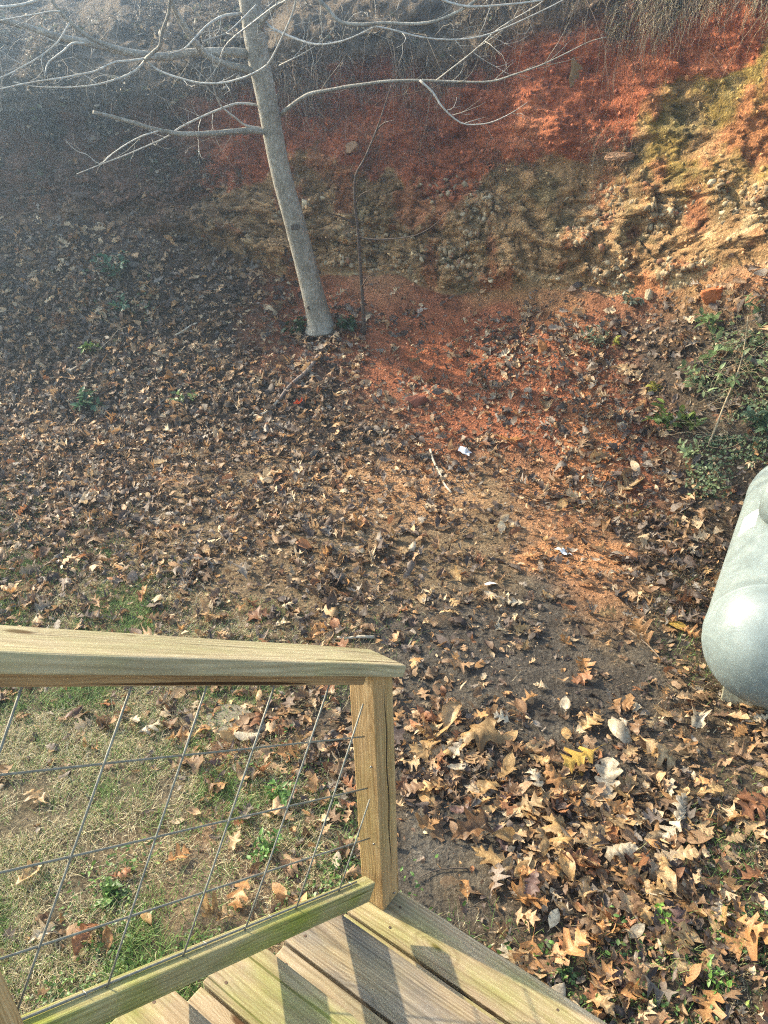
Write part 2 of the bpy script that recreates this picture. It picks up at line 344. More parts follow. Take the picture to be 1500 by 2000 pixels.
F = np.stack([idx[:-1, :-1], idx[:-1, 1:], idx[1:, 1:], idx[1:, :-1]], -1).reshape(-1, 4)
ground_rows = int(np.argmax(TZONE[:, 0] >= 1))
def sub_terrain(name, r0, r1, mat):
    f = F.reshape(ny - 1, nx - 1, 4)[r0:r1].reshape(-1, 4) - r0 * nx
    return tag(link_mesh(name, P[r0 * nx:(r1 + 1) * nx], f, mat, smooth=True, colors=col[r0 * nx:(r1 + 1) * nx]), kind='structure')
sub_terrain('ground', 0, ground_rows, M_TERRAIN)
r3 = int(np.argmax(TZONE[:, 0] >= 3))
sub_terrain('terrain', ground_rows, ny - 1, M_TERRAIN)
# the land beyond, out to the horizon, one sheet just below the yard
far = []
ang = np.linspace(0, 2 * math.pi, 49)[:-1]
fv = [(math.cos(a) * r, math.sin(a) * r, -.12) for r in (7, 30, 120, 400) for a in ang]
ff = [[k * 48 + i, k * 48 + (i + 1) % 48, (k + 1) * 48 + (i + 1) % 48, (k + 1) * 48 + i] for k in range(3) for i in range(48)]
tag(link_mesh('land', fv, ff, M_TERRAIN, colors=np.tile(np.array([[.10, .09, .05]]), (len(fv), 1))), kind='structure')

# normals and area weights for everything that lies on the terrain
PG = P.reshape(ny, nx, 3)
dx = np.gradient(PG, axis=1); dy = np.gradient(PG, axis=0)
N = np.cross(dx, dy); A = np.linalg.norm(N, axis=2); N = N / np.maximum(A, 1e-9)[..., None]
NG = N.reshape(-1, 3); AG = A.ravel()
inview = (uu > -220) & (uu < 1720) & (vv > -220) & (vv < 2250)
def scatter(n, weight):
    wt = AG * weight; wt = np.where(inview, wt, wt * .12); c = np.cumsum(wt); r = rng.random(n) * c[-1]; k = np.searchsorted(c, r)
    k = np.clip(k, 0, len(P) - 1)
    j = (rng.random((n, 2)) - .5)
    p = P[k] + dx.reshape(-1, 3)[k] * j[:, :1] + dy.reshape(-1, 3)[k] * j[:, 1:]
    return p, NG[k], k
cand = np.where(inview & (zone < 4))[0]
cu = uu[cand]; cv = vv[cand]
def spot(px, py, zmax=9):
    d = (cu - px) ** 2 + (cv - py) ** 2
    near = np.where(d < 36)[0]
    if len(near) == 0: near = [int(np.argmin(d))]
    near = cand[near]
    k = near[int(np.argmin(P[near][:, 1]))]
    return P[k].copy(), NG[k].copy()

# ------------------------------------------------------------------ leaf shapes
# each: midrib stations (y, half width, sweep of the tip) from stalk 0 to tip 1
SHAPES = dict(
    red_oak=[(0, .012, 0), (.14, .025, 0), (.18, .08, 0), (.25, .27, .09), (.31, .22, .10), (.35, .07, .02), (.43, .06, 0), (.47, .17, .05), (.54, .42, .14), (.60, .34, .15), (.64, .09, .03), (.71, .07, 0), (.76, .17, .05), (.82, .27, .10), (.86, .11, .04), (.93, .06, 0), (1.0, .008, 0)],
    white_oak=[(0, .012, 0), (.10, .04, 0), (.18, .14, .04), (.25, .16, .05), (.30, .09, .02), (.38, .18, .05), (.45, .27, .07), (.51, .24, .06), (.55, .12, .02), (.62, .22, .05), (.69, .30, .07), (.75, .25, .06), (.79, .14, .02), (.86, .20, .04), (.93, .15, .02), (1.0, .05, 0)],
    maple=[(0, .03, 0), (.03, .20, -.14), (.10, .34, -.06), (.17, .22, .02), (.24, .24, .06), (.32, .50, .18), (.38, .36, .14), (.44, .17, .04), (.54, .15, .02), (.62, .26, .12), (.68, .20, .09), (.74, .12, .02), (.84, .09, 0), (.92, .04, 0), (1.0, .008, 0)],
    oval=[(0, .01, 0), (.10, .11, .02), (.26, .21, .02), (.44, .26, .02), (.62, .235, .02), (.78, .17, .02), (.91, .075, .01), (1.0, .006, 0)],
    lobed=[(0, .02, 0), (.16, .04, 0), (.27, .28, .08), (.36, .08, .01), (.46, .08, 0), (.57, .40, .13), (.67, .09, .01), (.80, .24, .08), (.88, .07, 0), (1.0, .01, 0)],
    round_lobed=[(0, .02, 0), (.16, .10, .02), (.28, .22, .04), (.37, .12, 0), (.52, .29, .05), (.64, .15, 0), (.78, .25, .04), (.9, .15, 0), (1.0, .04, 0)],
    scrap=[(0, .05, 0), (.3, .30, .1), (.55, .22, 0), (.8, .26, .1), (1.0, .06, 0)],
    strip=[(0, .02, 0), (.3, .09, .02), (.65, .10, 0), (1.0, .02, 0)])
def template(kind, cross=1):
    S = SHAPES[kind]; V = []; fr = np.linspace(-1, 1, 2 * cross + 1)
    for (y, wd, sw) in S:
        for f in fr: V.append((f * wd, y + abs(f) * sw, 0))
    V = np.array(V); V[:, 1] -= .5; m = len(fr); Q = []
    for k in range(len(S) - 1):
        for c in range(m - 1):
            a = k * m + c; Q.append((a, a + 1, a + m + 1, a + m))
    return V, np.array(Q)
def frames(nrm, tilt, yaw=None):
    n = len(nrm); t = rng.normal(size=(n, 3)); ax = nrm + tilt[:, None] * t; ax /= np.linalg.norm(ax, axis=1)[:, None]
    a = rng.random(n) * 2 * math.pi if yaw is None else yaw
    h = np.stack([np.cos(a), np.sin(a), np.zeros(n)], 1); x = np.cross(h, ax); x /= np.linalg.norm(x, axis=1)[:, None]; y = np.cross(ax, x)
    return np.stack([x, y, ax], 1)   # rows
def bend(V, n, curl):
    """V (m,3) template -> (n,m,3) with individual curling, folding and ripples"""
    X = np.repeat(V[None, :, 0], n, 0); Y = np.repeat(V[None, :, 1], n, 0)
    c = curl[:, None]
    a = rng.normal(size=(n, 1)) * 1.3 * c; b = rng.normal(size=(n, 1)) * .7 * c; f = (rng.random((n, 1)) * 1.1 - .25) * c; tw = rng.normal(size=(n, 1)) * .8 * c
    ph = rng.random((n, 2)) * 6.28
    Z = a * X ** 2 * 1.2 + b * Y ** 2 + f * np.abs(X) + tw * X * Y + .05 * c * np.sin(9 * X + ph[:, :1]) * np.cos(8 * Y + ph[:, 1:]) + .035 * c * rng.normal(size=X.shape)
    sh = 1 - .35 * c * np.abs(X)   # curled edges draw inwards
    return np.stack([X * sh, Y, Z], -1)
PAL = np.array([(.150, .090, .050), (.235, .145, .080), (.105, .066, .044), (.330, .215, .120), (.080, .058, .046), (.210, .095, .045), (.140, .108, .085), (.400, .300, .190), (.065, .045, .036), (.290, .160, .070), (.18, .15, .12)])
def leafbatch(n, weight, kinds, smin, smax, curl, tilt, lift, pal_w, palette=PAL, cross=1, power=1.5):
    Vs, Fs, Cs = [], [], []; off = 0
    p, nr, kk = scatter(n, weight)
    size = smin + (smax - smin) * rng.random(n) ** power
    ck = rng.choice(len(palette), n, p=np.array(pal_w) / np.sum(pal_w)); colr = palette[ck] * (1 + .22 * rng.normal(size=(n, 1))).clip(.5, 1.6)
    which = rng.choice(len(kinds), n)
    for q, kd in enumerate(kinds):
        s = np.where(which == q)[0]
        if not len(s): continue
        V, Q = template(kd, cross)
        B = bend(V, len(s), curl * (.4 + .9 * rng.random(len(s)))) * size[s][:, None, None]
        B[:, :, 0] *= (.8 + .4 * rng.random(len(s)))[:, None]
        R = frames(nr[s], tilt * (.3 + rng.random(len(s))))
        Wd = np.einsum('nmk,nkj->nmj', B, R)
        lo = (Wd * nr[s][:, None, :]).sum(-1).min(1)
        h = -lo * .55 + lift * rng.random(len(s))
        Wd = Wd + (p[s] + nr[s] * h[:, None])[:, None, :]
        m = len(V); Vs.append(Wd.reshape(-1, 3)); Fs.append((Q[None] + (np.arange(len(s)) * m)[:, None, None] + off).reshape(-1, 4)); off += m * len(s)
        cc = np.repeat(colr[s], m, 0) * (1 + .10 * rng.normal(size=(m * len(s), 1))); Cs.append(cc)
    return np.concatenate(Vs), np.concatenate(Fs), np.clip(np.concatenate(Cs), .01, .8)
def joinb(bs):
    V, F_, C = [], [], []; o = 0
    for v, f, c in bs: V.append(v); F_.append(f + o); C.append(c); o += len(v)
    return np.concatenate(V), np.concatenate(F_), np.concatenate(C)

# local densities, broken up with noise so that soil shows between the leaves
nz = fbm(P, 2.6, 4, 81); nz2 = fbm(P, 9, 2, 82)
lit = sample_grid(LITTER, uu + 40 * nz, vv + 40 * nz2) / 9.0
lit = np.where(inview, lit, .6) * (zone < 3)
lit = np.clip(lit + .38 * nz * (lit > .04) * (lit < .97) + .22 * nz2 * (lit > .04) * (lit < .97), 0, 1.1)
lit = np.where((zone == 2), lit * .35, lit)
# not under the stairs or the tank footprint
dens = lit ** 1.7
leftside = smooth(900, 300, uu)
rightpile = smooth(700, 900, uu) * smooth(1250, 1420, vv)
batches = []
slope = (zone == 1) | ((zone == 0) & (vv < 1250)) | (zone == 2)
BIG = ['lobed', 'round_lobed', 'oval', 'lobed']
batches.append(leafbatch(13500, dens * slope, BIG, .045, .135, 1.3, .45, .03, [3, 3, 3, 2.4, 3, 1, 3, 2.2, 2, 1, 2.5], power=1.8))
batches.append(leafbatch(30000, dens * slope, ['scrap', 'oval', 'strip', 'round_lobed'], .018, .065, 1.3, .8, .020, [3, 3, 3, 2.2, 3, 1, 3, 2.4, 3, .8, 3]))
batches.append(leafbatch(4600, dens * (~slope), BIG + ['maple'], .05, .12, .85, .34, .022, [3, 5, 1.2, 4.2, .7, 2.4, 1.2, 2.0, .5, 4.6, .8]))
batches.append(leafbatch(22000, dens * (~slope), ['scrap', 'oval', 'strip', 'round_lobed'], .015, .065, 1.2, .75, .022, [3, 3, 2.4, 2, 3, 1, 2, 1.4, 3, 1.2, 2]))
batches.append(leafbatch(14000, (lit > .05) * (lit < .9) * (zone < 2) * 1.0, ['scrap', 'strip'], .008, .03, .9, .6, .005, [2, 3, 2, 2.6, 2, 1, 2, 2.4, 1, 1.4, 2]))
batches.append(leafbatch(170, (np.hypot(uu - 628, (vv - 652) * 1.6) < 60) * (zone == 1) * 1.0, BIG, .05, .11, 1.2, .6, .05, [3, 2, 3, 1.6, 3, 1, 3, 1.2, 2, 1, 2.5]))
V, Fq, C = joinb(batches); C = np.clip(C * 1.36, .01, .8)
tag(link_mesh('leaf_litter', V, Fq, M_LITTER, colors=C), 'brown and tan fallen leaves covering the slope and the yard', 'leaf litter', kind='stuff')

# ------------------------------------------------------------------ thin blades: grass, weeds, twig litter
def blades(n, weight, lmin, lmax, width, lean, colors, cw, segs=3, droop=.5, pts=None):
    if pts is None: p, nr, k = scatter(n, weight)
    else: p, nr = pts; n = len(p)
    ln = lmin + (lmax - lmin) * rng.random(n) ** 1.4; a = rng.random(n) * 6.283
    d = np.stack([np.cos(a), np.sin(a), np.zeros(n)], 1); side = np.stack([-np.sin(a), np.cos(a), np.zeros(n)], 1)
    le = lean * (.2 + rng.random(n))
    out = []
    for i in range(segs + 1):
        t = i / segs
        c = p + (np.array([0, 0, 1.0]) * (t * (1 - .35 * droop * t))[..., None] if False else 0) 
        up = ln * (t * np.cos(le) - droop * .5 * t * t * np.sin(le)); fo = ln * (t * np.sin(le) + .25 * t * t * np.cos(le))
        c = p + np.array([0, 0, 1.0]) * np.maximum(up, .002 * t)[:, None] + d * fo[:, None]
        wd = width * (1 - .85 * t)
        out.append(c - side * wd / 2); out.append(c + side * wd / 2)
    V = np.stack(out, 1); m = 2 * (segs + 1)
    q = np.array([(2 * i, 2 * i + 1, 2 * i + 3, 2 * i + 2) for i in range(segs)])
    F_ = (q[None] + (np.arange(n) * m)[:, None, None]).reshape(-1, 4)
    ck = rng.choice(len(colors), n, p=np.array(cw) / np.sum(cw)); cc = np.array(colors)[ck] * (1 + .2 * rng.normal(size=(n, 1))).clip(.5, 1.6)
    return V.reshape(-1, 3), F_, np.repeat(cc, m, 0)
gw = sample_grid(GRASS, uu + 30 * nz, vv + 30 * nz2) / 9.0; gw = np.where(inview, gw, .15) * (zone == 0)
tuft = np.clip(.75 + 1.3 * fbm(P, 5, 3, 91), 0, 1.4)
greenp = smooth(-.12, .12, fbm(P, 2.6, 3, 92))
straw = [(.50, .43, .25), (.40, .33, .19), (.60, .53, .35), (.28, .22, .13)]
grn = [(.13, .24, .06), (.18, .30, .08), (.09, .18, .045), (.28, .33, .12)]
g12 = gw ** 1.3
bs = [blades(80000, g12 * tuft * (1.05 - greenp), .02, .080, .0026, 1.35, straw, [3, 3, 2, 2], droop=1.0),
      blades(110000, g12 * tuft * (.28 + greenp), .02, .070, .0027, .85, grn, [3, 3, 2, 2])]
V, Fq, C = joinb(bs)
tag(link_mesh('grass', V, Fq, M_GRASS, colors=C), 'short straw coloured and green lawn grass beyond the stair railing', 'grass', kind='stuff')
ww = sample_grid(WEED, uu + 25 * nz, vv + 25 * nz2) / 9.0; ww = np.where(inview, ww, .02) * (zone == 0) * np.clip(.3 + 1.6 * fbm(P, 6, 3, 93), 0, 2)
wb = leafbatch(9000, ww, ['oval'], .012, .026, .5, .55, .035, [3, 3, 2, 1], palette=np.array([(.085, .17, .04), (.12, .22, .055), (.06, .12, .035), (.2, .26, .07)]))
wb[0][:] = wb[0]
tag(link_mesh('weeds', *wb[:2], M_GREEN, colors=wb[2]), 'small round green weeds growing along the edge of the bottom step', 'weeds', kind='stuff')
# pine straw, rootlets and twig crumbs
tw = blades(9000, (zone < 2) * inview * (.25 + lit), .03, .10, .0022, 1.5, [(.20, .14, .08), (.33, .26, .16), (.11, .08, .055)], [3, 2, 3], segs=2, droop=.2)
tag(link_mesh('twig_litter', *tw[:2], M_LITTER, colors=tw[2]), 'thin broken twigs and stems scattered among the fallen leaves', 'twigs', kind='stuff')

# ------------------------------------------------------------------ crumbs of clay and rock chips
def rocks(n, weight, smin, smax, palette, pw, sink=.35, flat=.7, power=3):
    bm = bmesh.new(); bmesh.ops.create_icosphere(bm, subdivisions=1, radius=.5)
    T = np.array([v.co[:] for v in bm.verts]); Q = np.array([[v.index for v in f.verts] for f in bm.faces]); bm.free()
    p, nr, k = scatter(n, weight); s = smin + (smax - smin) * rng.random(n) ** power
    B = T[None] * (1 + .28 * rng.normal(size=(n, len(T), 1))) * s[:, None, None]
    B = B * np.stack([np.ones(n), .6 + .5 * rng.random(n), flat * (.5 + .6 * rng.random(n))], 1)[:, None, :]
    R = frames(nr, .5 * np.ones(n)); W = np.einsum('nmk,nkj->nmj', B, R) + (p + nr * (s * (.5 - sink) * .6)[:, None])[:, None, :]
    ck = rng.choice(len(palette), n, p=np.array(pw) / np.sum(pw)); cc = np.array(palette)[ck] * (1 + .2 * rng.normal(size=(n, 1))).clip(.5, 1.6)
    return W.reshape(-1, 3), (Q[None] + (np.arange(n) * len(T))[:, None, None]).reshape(-1, 3), np.repeat(cc, len(T), 0), k
# crumbs take the colour of the clay they lie on
def crumbs(n, weight, a, b_, f=1.15):
    V, Fq, C, k = rocks(n, weight, a, b_, [(1, 1, 1)], [1]); m = len(V) // n
    C = np.repeat(np.clip(col[k] * f * (1 + .2 * rng.normal(size=(n, 1))), .02, .7), m, 0); return V, Fq, C
redt = np.clip((col[:, 0] - .15) * 6, 0, 1)
b1 = crumbs(12000, (zone == 1) * redt + (zone == 0) * redt * .7, .004, .022)
b1b = crumbs(700, (zone == 1) * redt, .02, .05)
b2 = crumbs(6000, (zone == 2) * 1.0, .008, .05, 1.2)
b3 = crumbs(6000, (zone == 0) * 1.0 * (vv > 1000), .004, .014, 1.3)
V, Fq, C = joinb([b1, b1b, b2, b3])
tag(link_mesh('clay_rubble', V, Fq, M_ROCK, colors=C), 'loose crumbs of red clay and soil lying at the foot of the bank', 'rubble', kind='stuff')
rw = (zone == 2) * smooth(330, 420, vv) * (.10 + smooth(1000, 1300, uu) + .5 * smooth(620, 700, uu) * smooth(1000, 900, uu)) * smooth(-.1, .3, fbm(P, 3, 3, 95)) * (uu > 380)
V, Fq, C, _ = rocks(5200, rw, .010, .085, [(.34, .26, .16), (.27, .19, .11), (.42, .34, .22), (.27, .13, .07), (.20, .145, .08)], [3, 3, 1.5, 1.5, 3], sink=.95)
tag(link_mesh('rock_chips', V, Fq, M_ROCK, colors=C), 'pale angular rock chips bedded in the ochre lower part of the cut bank', 'rock chips', kind='stuff')
# ------------------------------------------------------------------ tubes
def tube(pts, rads, sides=6, jitter=0.0, sub=3, seed=0, closed_tip=True):
    pts = np.asarray(pts, float); rads = np.asarray(rads, float)
    # Catmull-Rom resampling
    if sub > 1 and len(pts) > 2:
        q = []; rr = []
        E_ = np.concatenate([[2 * pts[0] - pts[1]], pts, [2 * pts[-1] - pts[-2]]])
        for i in range(len(pts) - 1):
            p0, p1, p2, p3 = E_[i:i + 4]
            for k in range(sub):
                t = k / sub
                q.append(.5 * ((2 * p1) + (-p0 + p2) * t + (2 * p0 - 5 * p1 + 4 * p2 - p3) * t * t + (-p0 + 3 * p1 - 3 * p2 + p3) * t ** 3)); rr.append(rads[i] * (1 - t) + rads[i + 1] * t)
        q.append(pts[-1]); rr.append(rads[-1]); pts = np.array(q); rads = np.array(rr)
    T = np.gradient(pts, axis=0); T /= np.maximum(np.linalg.norm(T, axis=1), 1e-9)[:, None]
    up = np.array([0.3, .5, .81]); V = []; n = len(pts)
    u = np.cross(T[0], up); u /= np.linalg.norm(u)
    for i in range(n):
        u = u - T[i] * u.dot(T[i]); u /= np.linalg.norm(u); b = np.cross(T[i], u)
        for s in range(sides):
            a = 2 * math.pi * s / sides; r = rads[i] * (1 + jitter * math.sin(3.1 * i + s * 2.3 + seed))
            V.append(pts[i] + r * (math.cos(a) * u + math.sin(a) * b))
    Fc = [(i * sides + s, i * sides + (s + 1) % sides, (i + 1) * sides + (s + 1) % sides, (i + 1) * sides + s) for i in range(n - 1) for s in range(sides)]
    V.append(pts[0]); V.append(pts[-1]); a = len(V) - 2
    # cap faces as quads with a doubled vertex are avoided: triangles appended separately
    tri = [(a, (s + 1) % sides, s) for s in range(sides)] + [(a + 1, (n - 1) * sides + s, (n - 1) * sides + (s + 1) % sides) for s in range(sides)]
    return V, [list(f) for f in Fc] + [list(f) for f in tri]
class MB:
    def __init__(s): s.V = []; s.F = []
    def add(s, V, F_):
        o = len(s.V); s.V += [tuple(v) for v in V]; s.F += [[i + o for i in f] for f in F_]; return s
    def tube(s, *a, **k): return s.add(*tube(*a, **k))
    def build(s, name, mat, parent=None, smooth=True): return link_mesh(name, np.array(s.V), s.F, mat, parent, smooth)

# ------------------------------------------------------------------ bare tree in front of the bank
def bark_mat():
    m, n, b = new_mat('grey tree bark'); L = n.links.new; tc = nd(n, 'ShaderNodeTexCoord')
    v = nd(n, 'ShaderNodeTexVoronoi', i_Scale=70); mp = nd(n, 'ShaderNodeMapping'); mp.inputs['Scale'].default_value = (1, 1, .5); L(tc.outputs['Object'], mp.inputs[0]); L(mp.outputs[0], v.inputs['Vector'])
    n1 = nd(n, 'ShaderNodeTexNoise', i_Scale=45, i_Detail=6, i_Roughness=.7); L(mp.outputs[0], n1.inputs['Vector'])
    r = ramp(n, [(.28, (.13, .115, .092)), (.5, (.23, .21, .175)), (.74, (.42, .39, .34))]); L(n1.outputs[0], r.inputs[0])
    n2 = nd(n, 'ShaderNodeTexNoise', i_Scale=5, i_Detail=4); L(tc.outputs['Object'], n2.inputs['Vector'])
    r2 = ramp(n, [(.35, (.75, .72, .66)), (.65, (1.2, 1.2, 1.15))]); L(n2.outputs[0], r2.inputs[0])
    L(mul(n, r.outputs[0], r2.outputs[0]), b.inputs['Base Color']); b.inputs['Roughness'].default_value = .75
    ad = nd(n, 'ShaderNodeMath', operation='ADD'); L(v.outputs['Distance'], ad.inputs[0]); L(n1.outputs[0], ad.inputs[1])
    bp = nd(n, 'ShaderNodeBump', i_Strength=.6, i_Distance=.004); L(ad.outputs[0], bp.inputs['Height']); L(bp.outputs[0], b.inputs['Normal'])
    return m
M_BARK = bark_mat()
M_TWIG = plain_mat('young twig bark', [(.3, (.24, .22, .18)), (.7, (.52, .49, .43))], 40, .6, .2)
M_DARKTWIG = plain_mat('dark sapling bark', [(.3, (.045, .032, .026)), (.7, (.12, .085, .065))], 40, .7, .2)
def px_path(pts, y0, y1, wd):
    """px points, depth y0..y1 along the path, widths in px -> 3D points and radii"""
    n = len(pts); out = []; r = []
    L_ = [0]
    for a, b in zip(pts[:-1], pts[1:]): L_.append(L_[-1] + math.dist(a, b))
    for i, (u, v) in enumerate(pts):
        t = L_[i] / L_[-1]; y = y0 + (y1 - y0) * t; p = at_y(u, v, y); dpt = -((p - EYE) @ ROT)[2]
        out.append(p); r.append((wd[0] + (wd[1] - wd[0]) * t) * .5 * dpt / FPX)
    return np.array(out), np.array(r)
TB, _n = spot(627, 634)
ty = TB[1] - .05
tpx = [(627, 646), (623, 622), (609, 565), (577, 440), (547, 330), (522, 200), (502, 100), (488, 0), (474, -110), (462, -260), (455, -450)]
tyy = [ty, ty - .01, ty - .05, ty - .14, ty - .22, ty - .34, ty - .43, ty - .53, ty - .66, ty - .85, ty - 1.1]
twd = [64, 48, 43, 41, 39, 40, 42, 43, 42, 40, 34]
tp = np.array([at_y(u, v, y) for (u, v), y in zip(tpx, tyy)]); tr_ = [w_ * .5 * -((p - EYE) @ ROT)[2] / FPX for p, w_ in zip(tp, twd)]
tree = empty('bare_tree', tuple(TB), 'bare grey barked tree leaning left in front of the red clay bank', 'tree')
mb = MB().tube(tp, tr_, sides=20, sub=8, jitter=.015)
def trunk_depth(v): return float(np.interp(v, [p[1] for p in tpx[::-1]], tyy[::-1]))
mb.build('trunk', M_BARK, tree)
# old branch scars: raised rings with a dark eye
scarm = plain_mat('bark scar', [(.3, (.05, .04, .03)), (.7, (.14, .11, .085))], 60, .9, .4)
for (u, v, s) in [(577, 443, 7), (607, 600, 6)]:
    c = at_y(u, v, trunk_depth(v) - .082); sc_ = MB(); k = s * 7.5 / FPX
    ringp = [c + np.array([math.cos(a) * k, -.012 + .004 * math.sin(3 * a), math.sin(a) * k * .55]) for a in np.linspace(0, 2 * math.pi, 13)]
    sc_.tube(ringp, [k * .30] * 13, sides=5, sub=1); sc_.add([c + np.array([math.cos(a) * k * .9, -.016, math.sin(a) * k * .42]) for a in np.linspace(0, 2 * math.pi, 13)[:-1]], [list(range(12))])
    sc_.build('branch_scar', scarm, tree)
BR = [
 ([(490, 105), (435, 102), (370, 104), (320, 111), (280, 107), (240, 100), (190, 87), (140, 78), (100, 68), (50, 52), (0, 38), (-70, 20), (-160, 10)], -1.3, (21, 13)),
 ([(505, 142), (465, 132), (425, 120), (400, 105), (375, 75), (350, 35), (333, 0), (312, -50), (290, -110)], -.9, (18, 10)),
 ([(283, 117), (301, 101), (313, 88), (317, 61), (329, 27), (331, 0), (334, -50)], -1.0, (9, 6), -.65),
 ([(240, 99), (187, 80), (160, 64), (133, 40), (112, 16), (101, 0), (80, -45)], -1.1, (11, 8), -.75),
 ([(300, 112), (253, 119), (227, 121), (203, 131), (187, 139), (160, 145), (123, 152), (88, 157), (40, 165), (-10, 176), (-60, 180)], -1.2, (6, 2.5), -.62),
 ([(290, 112), (267, 136), (248, 147), (227, 155), (192, 165), (160, 169), (125, 171), (67, 169), (27, 160)], -1.0, (6, 2), -.62),
 ([(285, 118), (307, 136), (333, 147), (360, 155), (390, 162), (435, 162), (480, 150), (515, 132), (530, 115), (550, 75), (570, 30), (578, 0), (586, -40)], -1.1, (4.5, 6), -.62),
 ([(512, 66), (509, 51), (518, 33), (536, 15), (554, 0), (575, -30)], -.5, (15, 10)),
 ([(548, 224), (572, 204), (599, 186), (620, 180), (650, 175), (680, 169), (710, 165), (755, 159), (820, 157), (900, 160), (960, 159), (1000, 147), (1050, 130), (1100, 107), (1150, 82), (1185, 72)], -.9, (9, 1.8)),
 ([(820, 157), (845, 180), (865, 210), (900, 240), (935, 243), (965, 237), (1000, 220), (1030, 200)], -.8, (5, 1.5), -.45),
 ([(575, -70), (600, -35), (624, 0), (638, 15), (656, 36), (674, 46), (710, 48), (750, 45), (800, 47), (850, 42), (900, 20), (930, 0), (960, -30)], -1.2, (9, 7), -.9),
 ([(512, 36), (530, 54), (554, 66), (584, 78), (620, 87), (665, 81), (704, 66), (740, 48)], -.9, (6, 4)),
 ([(535, 258), (480, 255), (425, 260), (370, 262), (340, 260), (300, 252), (260, 240), (220, 228), (182, 219)], -.8, (14, 9)),
 ([(508, 206), (465, 202), (425, 215), (390, 230), (350, 250), (325, 268), (280, 288), (240, 305), (200, 320), (150, 340)], -.7, (6, 2)),
 ([(310, 256), (280, 265), (250, 280), (220, 300), (195, 320), (170, 302), (150, 295), (130, 277)], -.8, (4, 1.6), -.6),
 ([(515, 251), (480, 245), (460, 230), (440, 215), (425, 195), (415, 160), (410, 130)], -.5, (5.5, 2.5)),
 ([(478, 26), (435, 32), (405, 50), (385, 70), (360, 95), (330, 105)], -.6, (8, 2.5)),
 ([(165, 85), (141, 85), (125, 99), (107, 112), (93, 125), (87, 149)], -1.2, (6, 3), -1.1),
 ([(136, 44), (120, 72), (107, 88), (80, 109), (40, 133), (0, 152), (-40, 160)], -1.2, (4.5, 3.5), -1.0),
 ([(118, 22), (96, 23), (75, 27), (40, 33), (0, 40), (-40, 46)], -1.2, (4, 3), -1.05),
 ([(120, -30), (90, -8), (50, 8), (0, 14), (-50, 14)], -1.2, (8, 6), -1.1),
 ([(430, 114), (440, 90), (461, 69), (485, 51), (512, 30), (536, 12), (560, 0), (590, -20)], -.9, (3.5, 5), -.4),
 ([(852, 157), (925, 100), (975, 55), (1050, 10), (1085, -20)], -1.0, (3.5, 2.5), -.5),
 ([(710, 48), (760, 57), (830, 74), (900, 77), (960, 65), (1040, 30), (1100, 0), (1130, -20)], -1.1, (4.5, 2.5), -1.0),
 ([(840, -20), (865, 0), (915, 13), (990, 9), (1060, 0), (1100, -15)], -1.3, (6, 4), -1.2),
 ([(545, 128), (600, 100), (640, 70), (655, 40), (640, 10)], -.7, (3, 1.5), -.3),
 ([(500, 10), (470, 40), (440, 65), (395, 80)], -.8, (4, 1.5), -.4),
]
def twigs_on(mb, pts, rad_, dens_, ln, depth):
    """side shoots that curve upwards, some forking"""
    pts = np.asarray(pts); seg = np.linalg.norm(np.diff(pts, axis=0), axis=1); tot = seg.sum(); n = max(1, int(tot * dens_)); cum = np.concatenate([[0], np.cumsum(seg)])
    for _ in range(n):
        s = random.uniform(.15, .98) * tot; i = min(int(np.searchsorted(cum, s)) - 1, len(seg) - 1); t = (s - cum[i]) / seg[i]
        p = pts[i] * (1 - t) + pts[i + 1] * t; d = (pts[i + 1] - pts[i]) / seg[i]
        sd = rng.normal(size=3); sd[1] *= .6; sd -= d * sd.dot(d); sd /= np.linalg.norm(sd)
        L_ = ln * random.uniform(.35, 1.0); dirn = d * random.uniform(.5, 1.0) + sd * random.uniform(.5, 1.0); dirn /= np.linalg.norm(dirn)
        q = [p]; c = p.copy(); k = 5; bend_ = rng.normal(size=3) * .12 + np.array([0, 0, random.uniform(-.05, .22)])
        for j in range(k):
            dirn = dirn + bend_ + rng.normal(size=3) * .10; dirn /= np.linalg.norm(dirn); c = c + dirn * L_ / k; q.append(c.copy())
        r0 = min(rad_[i] * .5, .0030); mb.tube(q, np.linspace(r0, .0009, k + 1), sides=4, sub=1)
        if depth > 0: twigs_on(mb, q, [r0] * 6, 6.5, ln * .5, depth - 1)
for e in BR:
    pts, dz, wd = e[0], e[1], e[2]; st = trunk_depth(pts[0][1]) + (e[3] if len(e) > 3 else 0)
    en = trunk_depth(pts[0][1]) + dz
    p3, r3_ = px_path(pts, st, en, (wd[0] * .88, wd[1] * .75))
    b = MB(); b.tube(p3, r3_, sides=8 if wd[0] > 6 else 6, sub=3, jitter=.05, seed=len(pts))
    twigs_on(b, p3, r3_, 4.6, .40, 1)
    big = wd[0] > 8
    b.build('branch', M_BARK if big else M_TWIG, tree)
# upper crown outside the picture throws the branch shadows
b = MB()
for k in range(12):
    a = random.uniform(0, 6.28); s = tp[-3 + (k % 3)]; q = [s]; d = np.array([math.cos(a), math.sin(a) - .2, random.uniform(.2, .8)]); d /= np.linalg.norm(d); c = s.copy()
    for j in range(6): d = d + rng.normal(size=3) * .12; d /= np.linalg.norm(d); c = c + d * .3; q.append(c.copy())
    b.tube(q, np.linspace(.022, .004, 7), sides=5, sub=2); twigs_on(b, q, [.012] * 7, 2.5, .5, 1)
b.build('crown', M_BARK, tree)

